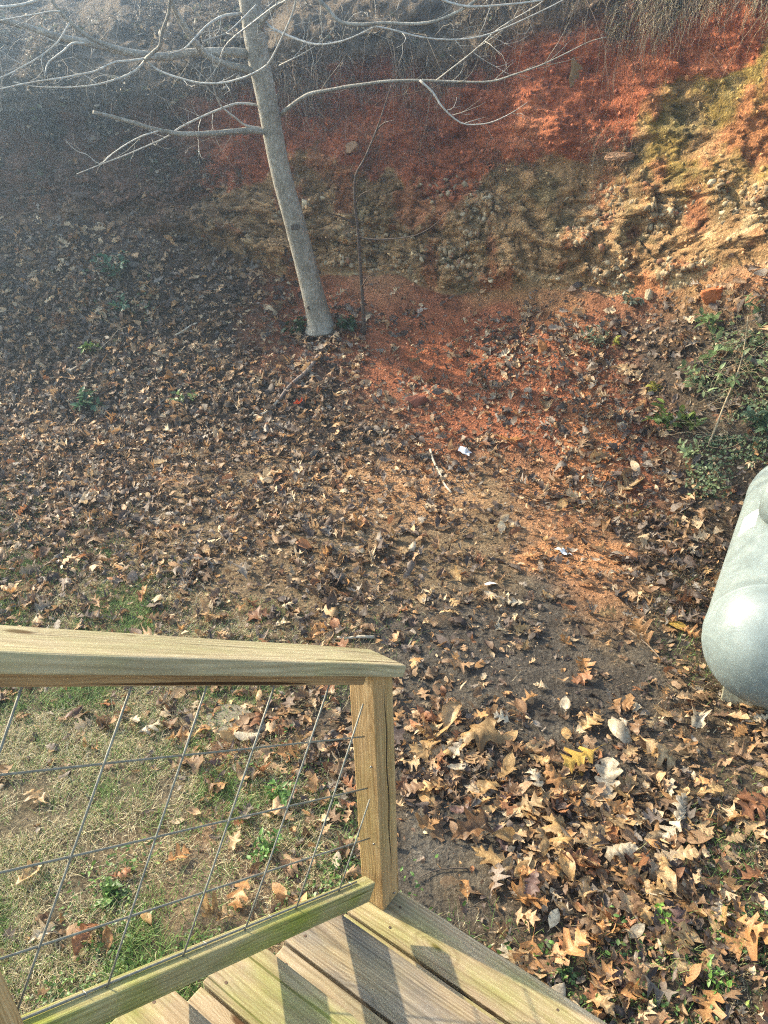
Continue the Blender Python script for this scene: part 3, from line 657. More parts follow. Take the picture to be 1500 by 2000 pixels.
# sapling right of the tree
s0, _n = spot(711, 645)
sap = empty('sapling', tuple(s0), 'thin dark bare sapling with a kinked stem right of the grey tree', 'sapling')
p3, r3_ = px_path([(711, 655), (709, 600), (705, 540), (699, 450), (693, 400), (694, 345), (712, 310), (735, 255), (752, 205), (765, 165)], s0[1] - .02, s0[1] - .35, (8, 2.2))
MB().tube(p3, r3_, sides=7, jitter=.1).build('stem', M_DARKTWIG, sap)
for pts in ([(698, 462), (720, 467), (760, 467), (810, 460), (845, 442), (868, 420)], [(697, 440), (670, 425), (648, 418), (630, 410)], [(693, 350), (685, 335), (690, 320)], [(693, 400), (705, 380), (722, 372)], [(735, 255), (750, 240), (770, 235)], [(707, 560), (720, 540), (738, 533)]):
    p3, r3_ = px_path(pts, s0[1] - .12, s0[1] - .4, (3.5, 1.3)); b = MB().tube(p3, r3_, sides=5); b.build('branch', M_DARKTWIG, sap)

# ------------------------------------------------------------------ roots and dead grass hanging from the lip of the bank
def strands(n, weight, lmin, lmax, wd, colors, stiff=.3, out=.12, segs=6, up=0.0):
    p, nr, k = scatter(n, weight); ln = lmin + (lmax - lmin) * rng.random(n) ** 2.2
    d = nr * np.array([1, 1, .2]) * (.6 + .8 * rng.random((n, 1))) + rng.normal(size=(n, 3)) * .45 + np.array([0, 0, up]); d /= np.linalg.norm(d, axis=1)[:, None]
    c = p.copy(); ring = []; step = (ln / segs)[:, None]
    for i in range(segs + 1):
        t = i / segs; a = rng.random() * 0; w_ = wd * (1 - .75 * t) * (.6 + .8 * rng.random((1, 1)) * 0 + .3)
        s1 = np.cross(d, np.array([.2, .9, .1])); s1 /= np.maximum(np.linalg.norm(s1, axis=1), 1e-6)[:, None]; s2 = np.cross(d, s1)
        for q in range(3):
            an = 2.094 * q; ring.append(c + (s1 * math.cos(an) + s2 * math.sin(an)) * w_)
        d = d + np.array([0, 0, -stiff * (1 + 1.2 * t)]) + rng.normal(size=(n, 3)) * .30; d /= np.linalg.norm(d, axis=1)[:, None]
        c = c + d * step
    V = np.stack(ring, 1); m = 3 * (segs + 1)
    q = np.array([(3 * i + a, 3 * i + (a + 1) % 3, 3 * i + 3 + (a + 1) % 3, 3 * i + 3 + a) for i in range(segs) for a in range(3)])
    ck = rng.choice(len(colors), n); cc = np.array(colors)[ck] * (1 + .2 * rng.normal(size=(n, 1))).clip(.5, 1.5)
    return V.reshape(-1, 3), (q[None] + (np.arange(n) * m)[:, None, None]).reshape(-1, 4), np.repeat(cc, m, 0)
clump = np.clip(.2 + 2.2 * fbm(P, 3.5, 3, 101), 0, 2.2)
lipw = ((zone == 2) & (tt > .86)) * 1.0 * clump + ((zone == 3) & (tt < .25)) * .8 * clump
rc_ = [(.38, .30, .21), (.50, .42, .30), (.24, .18, .12), (.32, .22, .15)]
bs = [strands(3600, lipw * (uu > 380), .05, .42, .0026, rc_, .40),
      strands(2200, ((zone == 2) & (tt > .45)) * clump ** 1.5 * (uu > 350) * (uu < 1250), .05, .5, .0013, rc_, .45),
      strands(150, lipw * (uu > 500), .5, 1.5, .0024, [(.50, .40, .28), (.36, .26, .18)], .35),
      strands(2600, lipw * smooth(1130, 1230, uu), .05, .26, .0030, [(.66, .58, .42), (.50, .43, .29), (.32, .30, .17)], .35)]
V, Fq, C = joinb(bs)
tag(link_mesh('hanging_roots', V, Fq, M_LITTER, colors=C), 'fine roots and dead grass hanging over the red clay from the lip of the bank', 'roots', kind='stuff')
# withered brush on the left of the bank and along its top
lb = (((zone == 2) & (tt > .12)) | (zone == 3)) * smooth(520, 300, uu) * 1.0 * smooth(420, 260, vv) + (zone == 3) * .5 + .22 * smooth(400, 150, uu) * ((zone == 1) & (tt > .25))
bs = [strands(11000, lb * clump, .10, .45, .0019, [(.16, .135, .10), (.25, .21, .16), (.11, .095, .07), (.34, .30, .24)], .18, up=.5),
      strands(500, lb, .5, 1.3, .0035, [(.17, .15, .12), (.25, .22, .18)], .16, segs=9, up=.9)]
V, Fq, C = joinb(bs)
tag(link_mesh('dry_brush', V, Fq, M_LITTER, colors=C), 'tangle of dark withered stems and vines over the top of the bank', 'dry brush', kind='stuff')
wb = leafbatch(11000, lb * clump, ['oval', 'scrap', 'oval'], .02, .075, 1.0, .8, .12, [3, 2, 1, 1], palette=np.array([(.12, .10, .07), (.17, .14, .10), (.10, .11, .06), (.32, .27, .20)]))
tag(link_mesh('withered_foliage', *wb[:2], M_LITTER, colors=wb[2]), 'shrivelled dark leaves clinging to the vines over the bank', 'withered foliage', kind='stuff')
# ------------------------------------------------------------------ wooden stairs and their sloping wire railing
AZ = rad(37.3); S_ = np.array([math.sin(AZ), math.cos(AZ), 0]); T_ = np.array([math.cos(AZ), -math.sin(AZ), 0]); K_ = np.array([0, 0, 1.0])
TH = rad(35.1); E_ = S_ * math.cos(TH) - K_ * math.sin(TH); N_ = S_ * math.sin(TH) + K_ * math.cos(TH)
def board(name, center, ax, dims, mat, parent, bevel=.004, warp=.0, mitre=None, seed=0):
    """ax = 3 world axes (grain first), dims = full sizes along them"""
    bm = bmesh.new(); bmesh.ops.create_cube(bm, size=1)
    for v in bm.verts: v.co = Vector((v.co.x * dims[0], v.co.y * dims[1], v.co.z * dims[2]))
    if mitre:
        for v in bm.verts: mitre(v.co)
    bmesh.ops.bevel(bm, geom=list(bm.edges), offset=bevel, segments=2, affect='EDGES', profile=.6)
    if warp:
        le = [e for e in bm.edges if abs(e.verts[0].co.x - e.verts[1].co.x) > dims[0] * .5]
        bmesh.ops.subdivide_edges(bm, edges=le, cuts=14, use_grid_fill=False)
        for v in bm.verts:
            x = v.co.x; v.co.z += warp * (math.sin(x * 3.1 + seed) + .4 * math.sin(x * 11 + 2 * seed)); v.co.y += warp * .7 * math.sin(x * 4.3 + 2.2 * seed)
    me = bpy.data.meshes.new(name); bm.to_mesh(me); bm.free(); me.materials.append(mat)
    for p_ in me.polygons: p_.use_smooth = False
    o = bpy.data.objects.new(name, me); COL.objects.link(o); o.parent = parent
    M = Matrix.Identity(4)
    for i in range(3):
        for j in range(3): M[i][j] = ax[j][i]
        M[i][3] = center[i] - parent.location[i]
    o.matrix_local = M; return o
tanw = ((.15, .105, .062), (.29, .215, .130), (.41, .325, .215))
greyw = ((.10, .075, .050), (.22, .165, .105), (.36, .29, .20))
t0, t1 = -1.14, .30
o0 = S_ * 1.35 + T_ * -1.08
stairs = empty('wooden_stairs', tuple(o0), 'weathered wooden stairs with algae stained plank treads descending to the yard', 'stairs')
specs = [(0, .35, .55, .10, 1.3), (1, .25, .15, .95, 4.1), (2, .7, .6, .35, 7.7), (3, .45, .75, .3, 2.9), (4, .2, .5, .8, 5.2), (5, .4, .6, .4, 6.2), (6, .4, .6, .4, 8.2)]
tread_nose = {0: 1.385, 1: 1.105, 2: .815}
for k in range(7):
    nose = tread_nose.get(k, .815 - .278 * (k - 2)); zt_ = .2 + .19 * k
    for h, (s_a, s_b) in enumerate(((nose - .165, nose), (nose - .340, nose - .175))):
        _, dk, al, gy, sd = specs[k]
        if h: al, gy, sd = min(1, al + .1), .45 if k % 2 else .2, sd + 3.3
        m = wood_mat('tread wood', *(tanw if gy < .5 else greyw), algae=al, grey=gy, seed=sd, ring=5.5)
        c = S_ * (s_a + s_b) / 2 + T_ * ((t0 + t1) / 2 + .006 * math.sin(k * 5 + h * 3)) + K_ * (zt_ - .019)
        board('tread_board', c, (T_, -S_, K_), (t1 - t0, s_b - s_a, .038), m, stairs, warp=.0012, seed=k + h)
M_SCREW = plain_mat('rusty screw', [(.3, (.05, .035, .025)), (.7, (.14, .09, .06))], 60, .6, .2, metal=.4)
for k in range(4):
    nose = tread_nose.get(k, .815 - .278 * (k - 2))
    for s_a in (nose - .045, nose - .125, nose - .22):
        for tq in (-1.095, -.42, .25):
            c = S_ * (s_a + .006 * math.sin(9 * s_a + tq)) + T_ * (tq + .008 * math.sin(31 * s_a)) + K_ * (.2 + .19 * k)
            if k == 0 and s_a > 1.25 and tq < -1: c = c + T_ * .10
            scb = bmesh.new(); bmesh.ops.create_cone(scb, cap_ends=True, segments=12, radius1=.0046, radius2=.0040, depth=.0022); me_ = bpy.data.meshes.new('screw'); scb.to_mesh(me_); scb.free(); me_.materials.append(M_SCREW)
            so_ = bpy.data.objects.new('screw', me_); COL.objects.link(so_); so_.parent = stairs; so_.location = Vector(c) - stairs.location
M_STR = wood_mat('stringer wood', *tanw, algae=.6, grey=.3, seed=9)
for tq in (-1.09, -.42, .25):
    # saw-toothed side board under the treads
    sp = []; 
    for k in range(6, -1, -1):
        nose = tread_nose.get(k, .815 - .278 * (k - 2)) - .018; zt_ = .2 + .19 * k - .040
        back = nose - .26
        sp += [(back, zt_), (nose, zt_)]
    sp += [(1.367 - .0, -.03), (1.367 - .34, -.03), (-.62, 1.10)]
    V = [S_ * a + T_ * (tq + d) + K_ * z for d in (-.019, .019) for a, z in sp]; n = len(sp)
    Fs = [list(range(n))[::-1], [i + n for i in range(n)]] + [[i, (i + 1) % n, (i + 1) % n + n, i + n] for i in range(n)]
    o = link_mesh('stringer', np.array(V), Fs, M_STR, stairs)
railing = empty('stair_railing', tuple(S_ * 1.33 + T_ * -1.08 + K_ * .2), 'sloping wooden stair railing with a flat cap and green wire grid panel', 'railing')
capm = wood_mat('rail cap wood', (.17, .130, .075), (.30, .242, .145), (.41, .345, .225), algae=.55, algae_col=(.20, .20, .07), seed=3.0, ring=4)
postm = wood_mat('post wood', (.18, .098, .040), (.36, .22, .10), (.50, .34, .18), algae=.22, seed=5.5, ring=8)
railm = wood_mat('lower rail wood', (.15, .12, .05), (.28, .24, .12), (.40, .35, .20), algae=1.0, algae_col=(.19, .21, .035), seed=1.5, ring=4)
subm = wood_mat('upper rail wood', (.14, .075, .030), (.28, .165, .08), (.38, .25, .13), seed=8.5, ring=6)
e_hi = .478; e_lo = -1.75
def en(e, n, t): return E_ * e + N_ * n + T_ * t
board('rail_cap', en((e_hi + e_lo) / 2, 1.757, -1.08), (E_, T_, -N_), (e_hi - e_lo, .140, .036), capm, railing, bevel=.006, warp=.0015, seed=1)
board('upper_rail', en((.335 + e_lo) / 2, 1.7215, -1.081), (E_, T_, -N_), (.335 - e_lo, .075, .034), subm, railing, bevel=.003)
def low_mitre(co):
    if co.x > 0: co.x += (-.5 if co.z > 0 else .5) * .042
board('lower_rail', en((.797 + e_lo) / 2 + .02, 1.000, -1.065), (E_, T_, -N_), (.86 - .06 - e_lo, .044, .066), railm, railing, bevel=.004, warp=.001, seed=4)
# posts: uprights with grain along Z; top follows the slope of the cap
def post(s0_, tA, z0, z1, seed, m):
    def slope_top(co):
        if co.x > 0: co.x += co.y * math.tan(TH)
    c = S_ * (s0_ + .0445) + T_ * tA + K_ * ((z0 + z1) / 2)
    return board('post', c, (K_, -S_, -T_), (z1 - z0, .089, .089), m, railing, bevel=.004, mitre=slope_top, seed=seed)
def cap_under(s): return (1.738 - s * math.sin(TH)) / math.cos(TH)
p1 = post(1.288, -1.081, .202, cap_under(1.288 + .0445) , 1, postm)
# long drying split on the stair side of the post
sp_ = []
for i in range(15):
    t = i / 14; sp_.append(S_ * (1.288 + .048 + .003 * math.sin(i * 1.3)) + T_ * (-1.0362) + K_ * (.35 + .80 * t))
MB().tube(sp_, [.0004 + .0022 * (math.sin(math.pi * i / 14) ** .7) for i in range(15)], sides=4, sub=2).build('split', plain_mat('dark crack', [(.3, (.03, .018, .01)), (.7, (.07, .04, .02))]), p1 if False else railing)
post(.140, -1.081, .962, cap_under(.140 + .0445), 2, postm)
# wire grid: galvanised rods, welded at the crossings
M_WIRE = plain_mat('galvanised wire', [(.3, (.15, .145, .115)), (.7, (.27, .26, .21))], 60, .62, .15, metal=.25, spec=.4)
wires = MB(); WT = -1.066
for k in range(-8, 4):
    e = -.026 + .2195 * k; n_hi = 1.712
    smax = 1.281
    n_top = min(n_hi, (smax - e * math.cos(TH)) / math.sin(TH))
    if n_top < 1.08: continue
    e2 = e + (.010 * math.sin(k * 2.1)); wires.tube([en(e, 1.03, WT), en((e + e2) / 2, 1.3, WT + .002 * math.sin(k)), en(e2, n_top, WT)], [.0025] * 3, sides=8, sub=2)
for n_, jit in ((1.185, .002), (1.362, -.002), (1.539, .003)):
    e_end = (1.279 - n_ * math.sin(TH)) / math.cos(TH)
    wires.tube([en(e_lo, n_, WT - .0055), en(-.6, n_ + jit, WT - .0055), en(0, n_, WT - .0055), en(e_end, n_ - jit, WT - .0055)], [.0025] * 4, sides=8, sub=4)
wires.tube([en(e_lo, 1.036, WT - .0055), en(0, 1.038, WT - .0055), en(.74, 1.036, WT - .0055)], [.0029] * 3, sides=8, sub=2)
wires.build('wire_panel', M_WIRE, railing)
M_STAPLE = plain_mat('dull steel', [(.3, (.22, .22, .20)), (.7, (.35, .35, .33))], 40, .45, .1, metal=.8)
for e in (.70, .30, .05, -.30):
    c = en(e, 1.034, -1.0715); a = [c - T_ * .006 + N_ * -.004, c - T_ * .006 + N_ * .007, c + T_ * .006 + N_ * .007, c + T_ * .006 + N_ * -.004]
    MB().tube(a, [.0009] * 4, sides=5, sub=1).build('staple', M_STAPLE, railing)
for (s_, t_, z_) in ((1.2865, -1.062, .52), (1.2865, -1.058, .86), (1.345, -1.0345, .235)):
    c = S_ * s_ + T_ * t_ + K_ * z_; b = MB(); ringv = []
    nrm = -S_ if s_ < 1.3 else T_; x_ = np.cross(nrm, K_)
    b.tube([c, c + nrm * .0035, c + nrm * .0036], [.0042, .0036, .0008], sides=10, sub=1).build('nail_head', M_STAPLE, railing)

# ------------------------------------------------------------------ propane tank on concrete blocks
tr0, TL, ta, tx, ty_, tz = .305, 1.55, .531, 1.757, 2.786, .372
TAX = np.array([math.sin(ta), math.cos(ta), 0]); TBX = np.array([math.cos(ta), -math.sin(ta), 0])
tank = empty('propane_tank', (tx, ty_, .1), 'pale weathered white gas tank with a rounded end lying on concrete blocks', 'gas tank')
def tank_mat():
    m, n, b = new_mat('weathered tank paint'); L = n.links.new; tc = nd(n, 'ShaderNodeTexCoord')
    n1 = nd(n, 'ShaderNodeTexNoise', i_Scale=7, i_Detail=9, i_Roughness=.72, i_Distortion=.6); L(tc.outputs['Object'], n1.inputs['Vector'])
    r = ramp(n, [(.33, (.115, .145, .14)), (.45, (.145, .18, .175)), (.58, (.185, .225, .215)), (.74, (.25, .29, .275))]); L(n1.outputs[0], r.inputs[0])
    mp = nd(n, 'ShaderNodeMapping'); mp.inputs['Rotation'].default_value = (0, 0, ta); L(tc.outputs['Object'], mp.inputs[0])
    mp2 = nd(n, 'ShaderNodeMapping'); mp2.inputs['Scale'].default_value = (16, 2.4, 2.4); L(mp.outputs[0], mp2.inputs[0])
    n2 = nd(n, 'ShaderNodeTexNoise', i_Scale=1.2, i_Detail=6, i_Roughness=.65); L(mp2.outputs[0], n2.inputs['Vector'])
    r2 = ramp(n, [(.32, (.86, .87, .86)), (.62, (1.04, 1.04, 1.04))]); L(n2.outputs[0], r2.inputs[0])
    n3 = nd(n, 'ShaderNodeTexNoise', i_Scale=60, i_Detail=4, i_Roughness=.7); L(tc.outputs['Object'], n3.inputs['Vector'])
    r3_ = ramp(n, [(.27, (.55, .50, .42)), (.36, (1, 1, 1))]); L(n3.outputs[0], r3_.inputs[0])
    L(mul(n, mul(n, r.outputs[0], r2.outputs[0]), r3_.outputs[0]), b.inputs['Base Color'])
    rr = ramp(n, [(.3, (.62,) * 3), (.7, (.42,) * 3)]); L(n1.outputs[0], rr.inputs[0]); L(rr.outputs[0], b.inputs['Roughness'])
    bp = nd(n, 'ShaderNodeBump', i_Strength=.12, i_Distance=.002); L(n3.outputs[0], bp.inputs['Height']); L(bp.outputs[0], b.inputs['Normal'])
    return m
M_TANK = tank_mat()
prof = []
hd = tr0 * .85
for i in range(13): a = i / 12 * math.pi / 2; prof.append((-hd * math.cos(a), tr0 * math.sin(a)))
prof += [(.006, tr0), (.010, tr0 + .0025), (.018, tr0 + .0025), (.022, tr0)]
for i in range(1, 12): prof.append((.022 + (TL - .044) * i / 12, tr0))
prof += [(TL - .022, tr0), (TL - .018, tr0 + .0025), (TL - .010, tr0 + .0025), (TL - .006, tr0)]
for i in range(13): a = i / 12 * math.pi / 2; prof.append((TL + hd * math.sin(a), tr0 * math.cos(a)))
TC = np.array([tx, ty_, tz]); V = []; ns = 72
for a_, r_ in prof:
    for q in range(ns): th_ = 2 * math.pi * q / ns; V.append(TC + TAX * a_ + max(r_, .0005) * (math.cos(th_) * TBX + math.sin(th_) * K_))
Ft = np.array([(i * ns + q, i * ns + (q + 1) % ns, (i + 1) * ns + (q + 1) % ns, (i + 1) * ns + q) for i in range(len(prof) - 1) for q in range(ns)])
link_mesh('shell', np.array(V), Ft, M_TANK, tank, smooth=True)
# valve lid at the top middle
lc = TC + TAX * (TL * .5) + K_ * (tr0 - .02)
def lathe(profile, c, axis, ns=40):
    u = np.cross(axis, [.1, .2, .9] if abs(axis[2]) < .9 else [1, 0, 0]); u /= np.linalg.norm(u); w_ = np.cross(axis, u); V = []; F_ = []
    for z_, r_ in profile:
        for q in range(ns): a = 2 * math.pi * q / ns; V.append(c + axis * z_ + r_ * (math.cos(a) * u + math.sin(a) * w_))
    for i in range(len(profile) - 1):
        for q in range(ns): F_.append([i * ns + q, i * ns + (q + 1) % ns, (i + 1) * ns + (q + 1) % ns, (i + 1) * ns + q])
    return V, F_
MB().add(*lathe([(-.06, .13), (.022, .13), (.024, .12), (.024, .001)], lc, K_)).build('gap_shade_ring', plain_mat('dark collar', [(.3, (.03, .03, .03)), (.7, (.08, .07, .06))]), tank)  # near-black ring paints the shadowed gap under the lid
MB().add(*lathe([(-.006, .198), (-.004, .202), (.11, .202), (.15, .190), (.178, .15), (.192, .08), (.196, .001)], lc, K_)).add(*lathe([(-.006, .195), (.10, .195), (.13, .180), (.15, .05)], lc, K_)).build('valve_lid', M_TANK, tank)
for along in (.40, 1.2):   # welded feet
    V = []; th_s = np.linspace(-.62, .62, 9)
    for d in (-.03, .03):
        for r_ in (tr0 + .001, None):
            for q in th_s:
                x_ = math.sin(q) * (tr0 + .001); z_ = -math.cos(q) * (tr0 + .001) if r_ else -.272
                V.append(TC + TAX * (along + d) + TBX * x_ + K_ * z_)
    F_ = []
    for k in range(8): F_ += [[k, k + 1, 9 + k + 1, 9 + k], [18 + k, 27 + k, 27 + k + 1, 18 + k + 1], [9 + k, 9 + k + 1, 27 + k + 1, 27 + k]]
    F_ += [[0, 9, 27, 18], [8, 26, 35, 17]]
    link_mesh('foot', np.array(V), F_, M_TANK, tank)
# sticker on the shoulder of the shell, following its curve
def shell_pt(al, th_, lift): return TC + TAX * al + (tr0 + lift) * (math.cos(th_) * TBX + math.sin(th_) * K_)
def shell_patch(al0, al1, q0, q1, lift, nq=8):
    V = [shell_pt(al, q, lift) for al in np.linspace(al0, al1, 3) for q in np.linspace(q0, q1, nq)]
    F_ = [[i * nq + j, i * nq + j + 1, (i + 1) * nq + j + 1, (i + 1) * nq + j] for i in range(2) for j in range(nq - 1)]; return V, F_
M_STICK = plain_mat('white sticker', [(.3, (.72, .76, .76)), (.7, (.84, .87, .87))], 20, .4, .05)
M_CYAN = plain_mat('blue print', [(.3, (.10, .42, .55)), (.7, (.20, .55, .66))], 30, .4, .05)
PI = math.pi
b = MB().add(*shell_patch(.68, .90, PI * .835, PI * .725, .0012)); stk = b.build('sticker', M_STICK, tank)
b = MB()
for j in range(4): b.add(*shell_patch(.76 + .014 * j, .769 + .014 * j, PI * (.815 - .008 * j), PI * (.775 + .004 * j), .0022))
b.build('print', M_CYAN, tank)
M_CONC = plain_mat('concrete block', [(.3, (.22, .20, .13)), (.5, (.34, .31, .21)), (.75, (.46, .43, .30))], 60, .95, .5, .004)
for along, lab in ((.10, 'grey concrete block under the near end of the white gas tank'), (1.45, 'grey concrete block under the far end of the white gas tank')):
    c = TC + TAX * along; c[2] = .045
    if along < 1: c = at_z(1413, 1340, .09) + TBX * .21 + TAX * .10 - K_ * .05
    bo = board('concrete_block', c, (TBX, -TAX, K_), (.42, .20, .10), M_CONC, type('o', (), {'location': (0, 0, 0)})() if False else stairs, bevel=.006)
    bo.parent = None; bo.matrix_world = bo.matrix_local.copy() if False else Matrix.Translation(Vector(c)) @ Matrix([[TBX[0], -TAX[0], 0, 0], [TBX[1], -TAX[1], 0, 0], [0, 0, 1, 0], [0, 0, 0, 1]])
    tag(bo, lab, 'concrete block')

# ------------------------------------------------------------------ single large fallen leaves
COLS = dict(yellow=(.52, .33, .075), ochre=(.40, .255, .115), tan=(.42, .285, .15), pale=(.50, .42, .30), orange=(.42, .215, .085), rust=(.30, .135, .065), brown=(.22, .125, .065), dark=(.12, .07, .05), grey=(.26, .26, .22), red=(.42, .07, .03), purple=(.15, .09, .075))
def leaf_object(px, py, size_px, kind, colour, label=None, group=None, curl=.55, tilt=.22, lift=.012, yaw=None, pos=None, size=None):
    if pos is None: p, nr = spot(px, py)
    else: p, nr = pos
    dpt = -((p - EYE) @ ROT)[2]; size = size or size_px * dpt / FPX
    V, Q = template(kind, 2)
    B = bend(V, 1, np.array([curl])); B[:, :, 2] += .016 * np.sin(34 * (V[:, 1] - .8 * np.abs(V[:, 0])))[None] * (np.abs(V[:, 0]) > .02); B = B * size
    nr2 = nr * .6 + np.array([0, -.1, .5]); nr2 /= np.linalg.norm(nr2)
    R = frames(nr2[None], np.array([tilt]), None if yaw is None else np.array([rad(yaw)]))
    W = np.einsum('nmk,nkj->nmj', B, R)[0]; lo = (W @ nr).min(); h = -lo * .6 + lift
    c0 = np.array(COLS[colour]); cc = np.repeat((c0 * (1 + .12 * rng.normal()))[None], len(V), 0)
    mid = np.abs(V[:, 0]) < 1e-6; cc = cc * (1 + .20 * rng.normal(size=(len(V), 1))); cc[mid] *= 1.12
    rim = np.abs(V[:, 0]) > .22; cc[rim] *= np.array([.86, .78, .72])
    F_ = [list(q) for q in Q]
    # stalk
    yv = R[0][1]; st_ = [W[2], W[2] - yv * size * .10 + R[0][2] * size * .02, W[2] - yv * size * .24 + R[0][2] * size * rng.uniform(-.02, .08) + R[0][0] * size * rng.uniform(-.06, .06)]
    tv, tf = tube(st_, [.0012, .001, .0008], sides=4, sub=1); o_ = len(W); W = np.concatenate([W, np.array(tv)]); F_ += [[i + o_ for i in f] for f in tf]
    cc = np.concatenate([cc, np.repeat(c0[None] * .8, len(tv), 0)])
    me_o = link_mesh('fallen_leaf', W, F_, M_HERO, None, True, np.clip(cc, .01, .8))
    off = Vector(p + nr * h); me_o.location = off
    return tag(me_o, label, 'leaf', group)
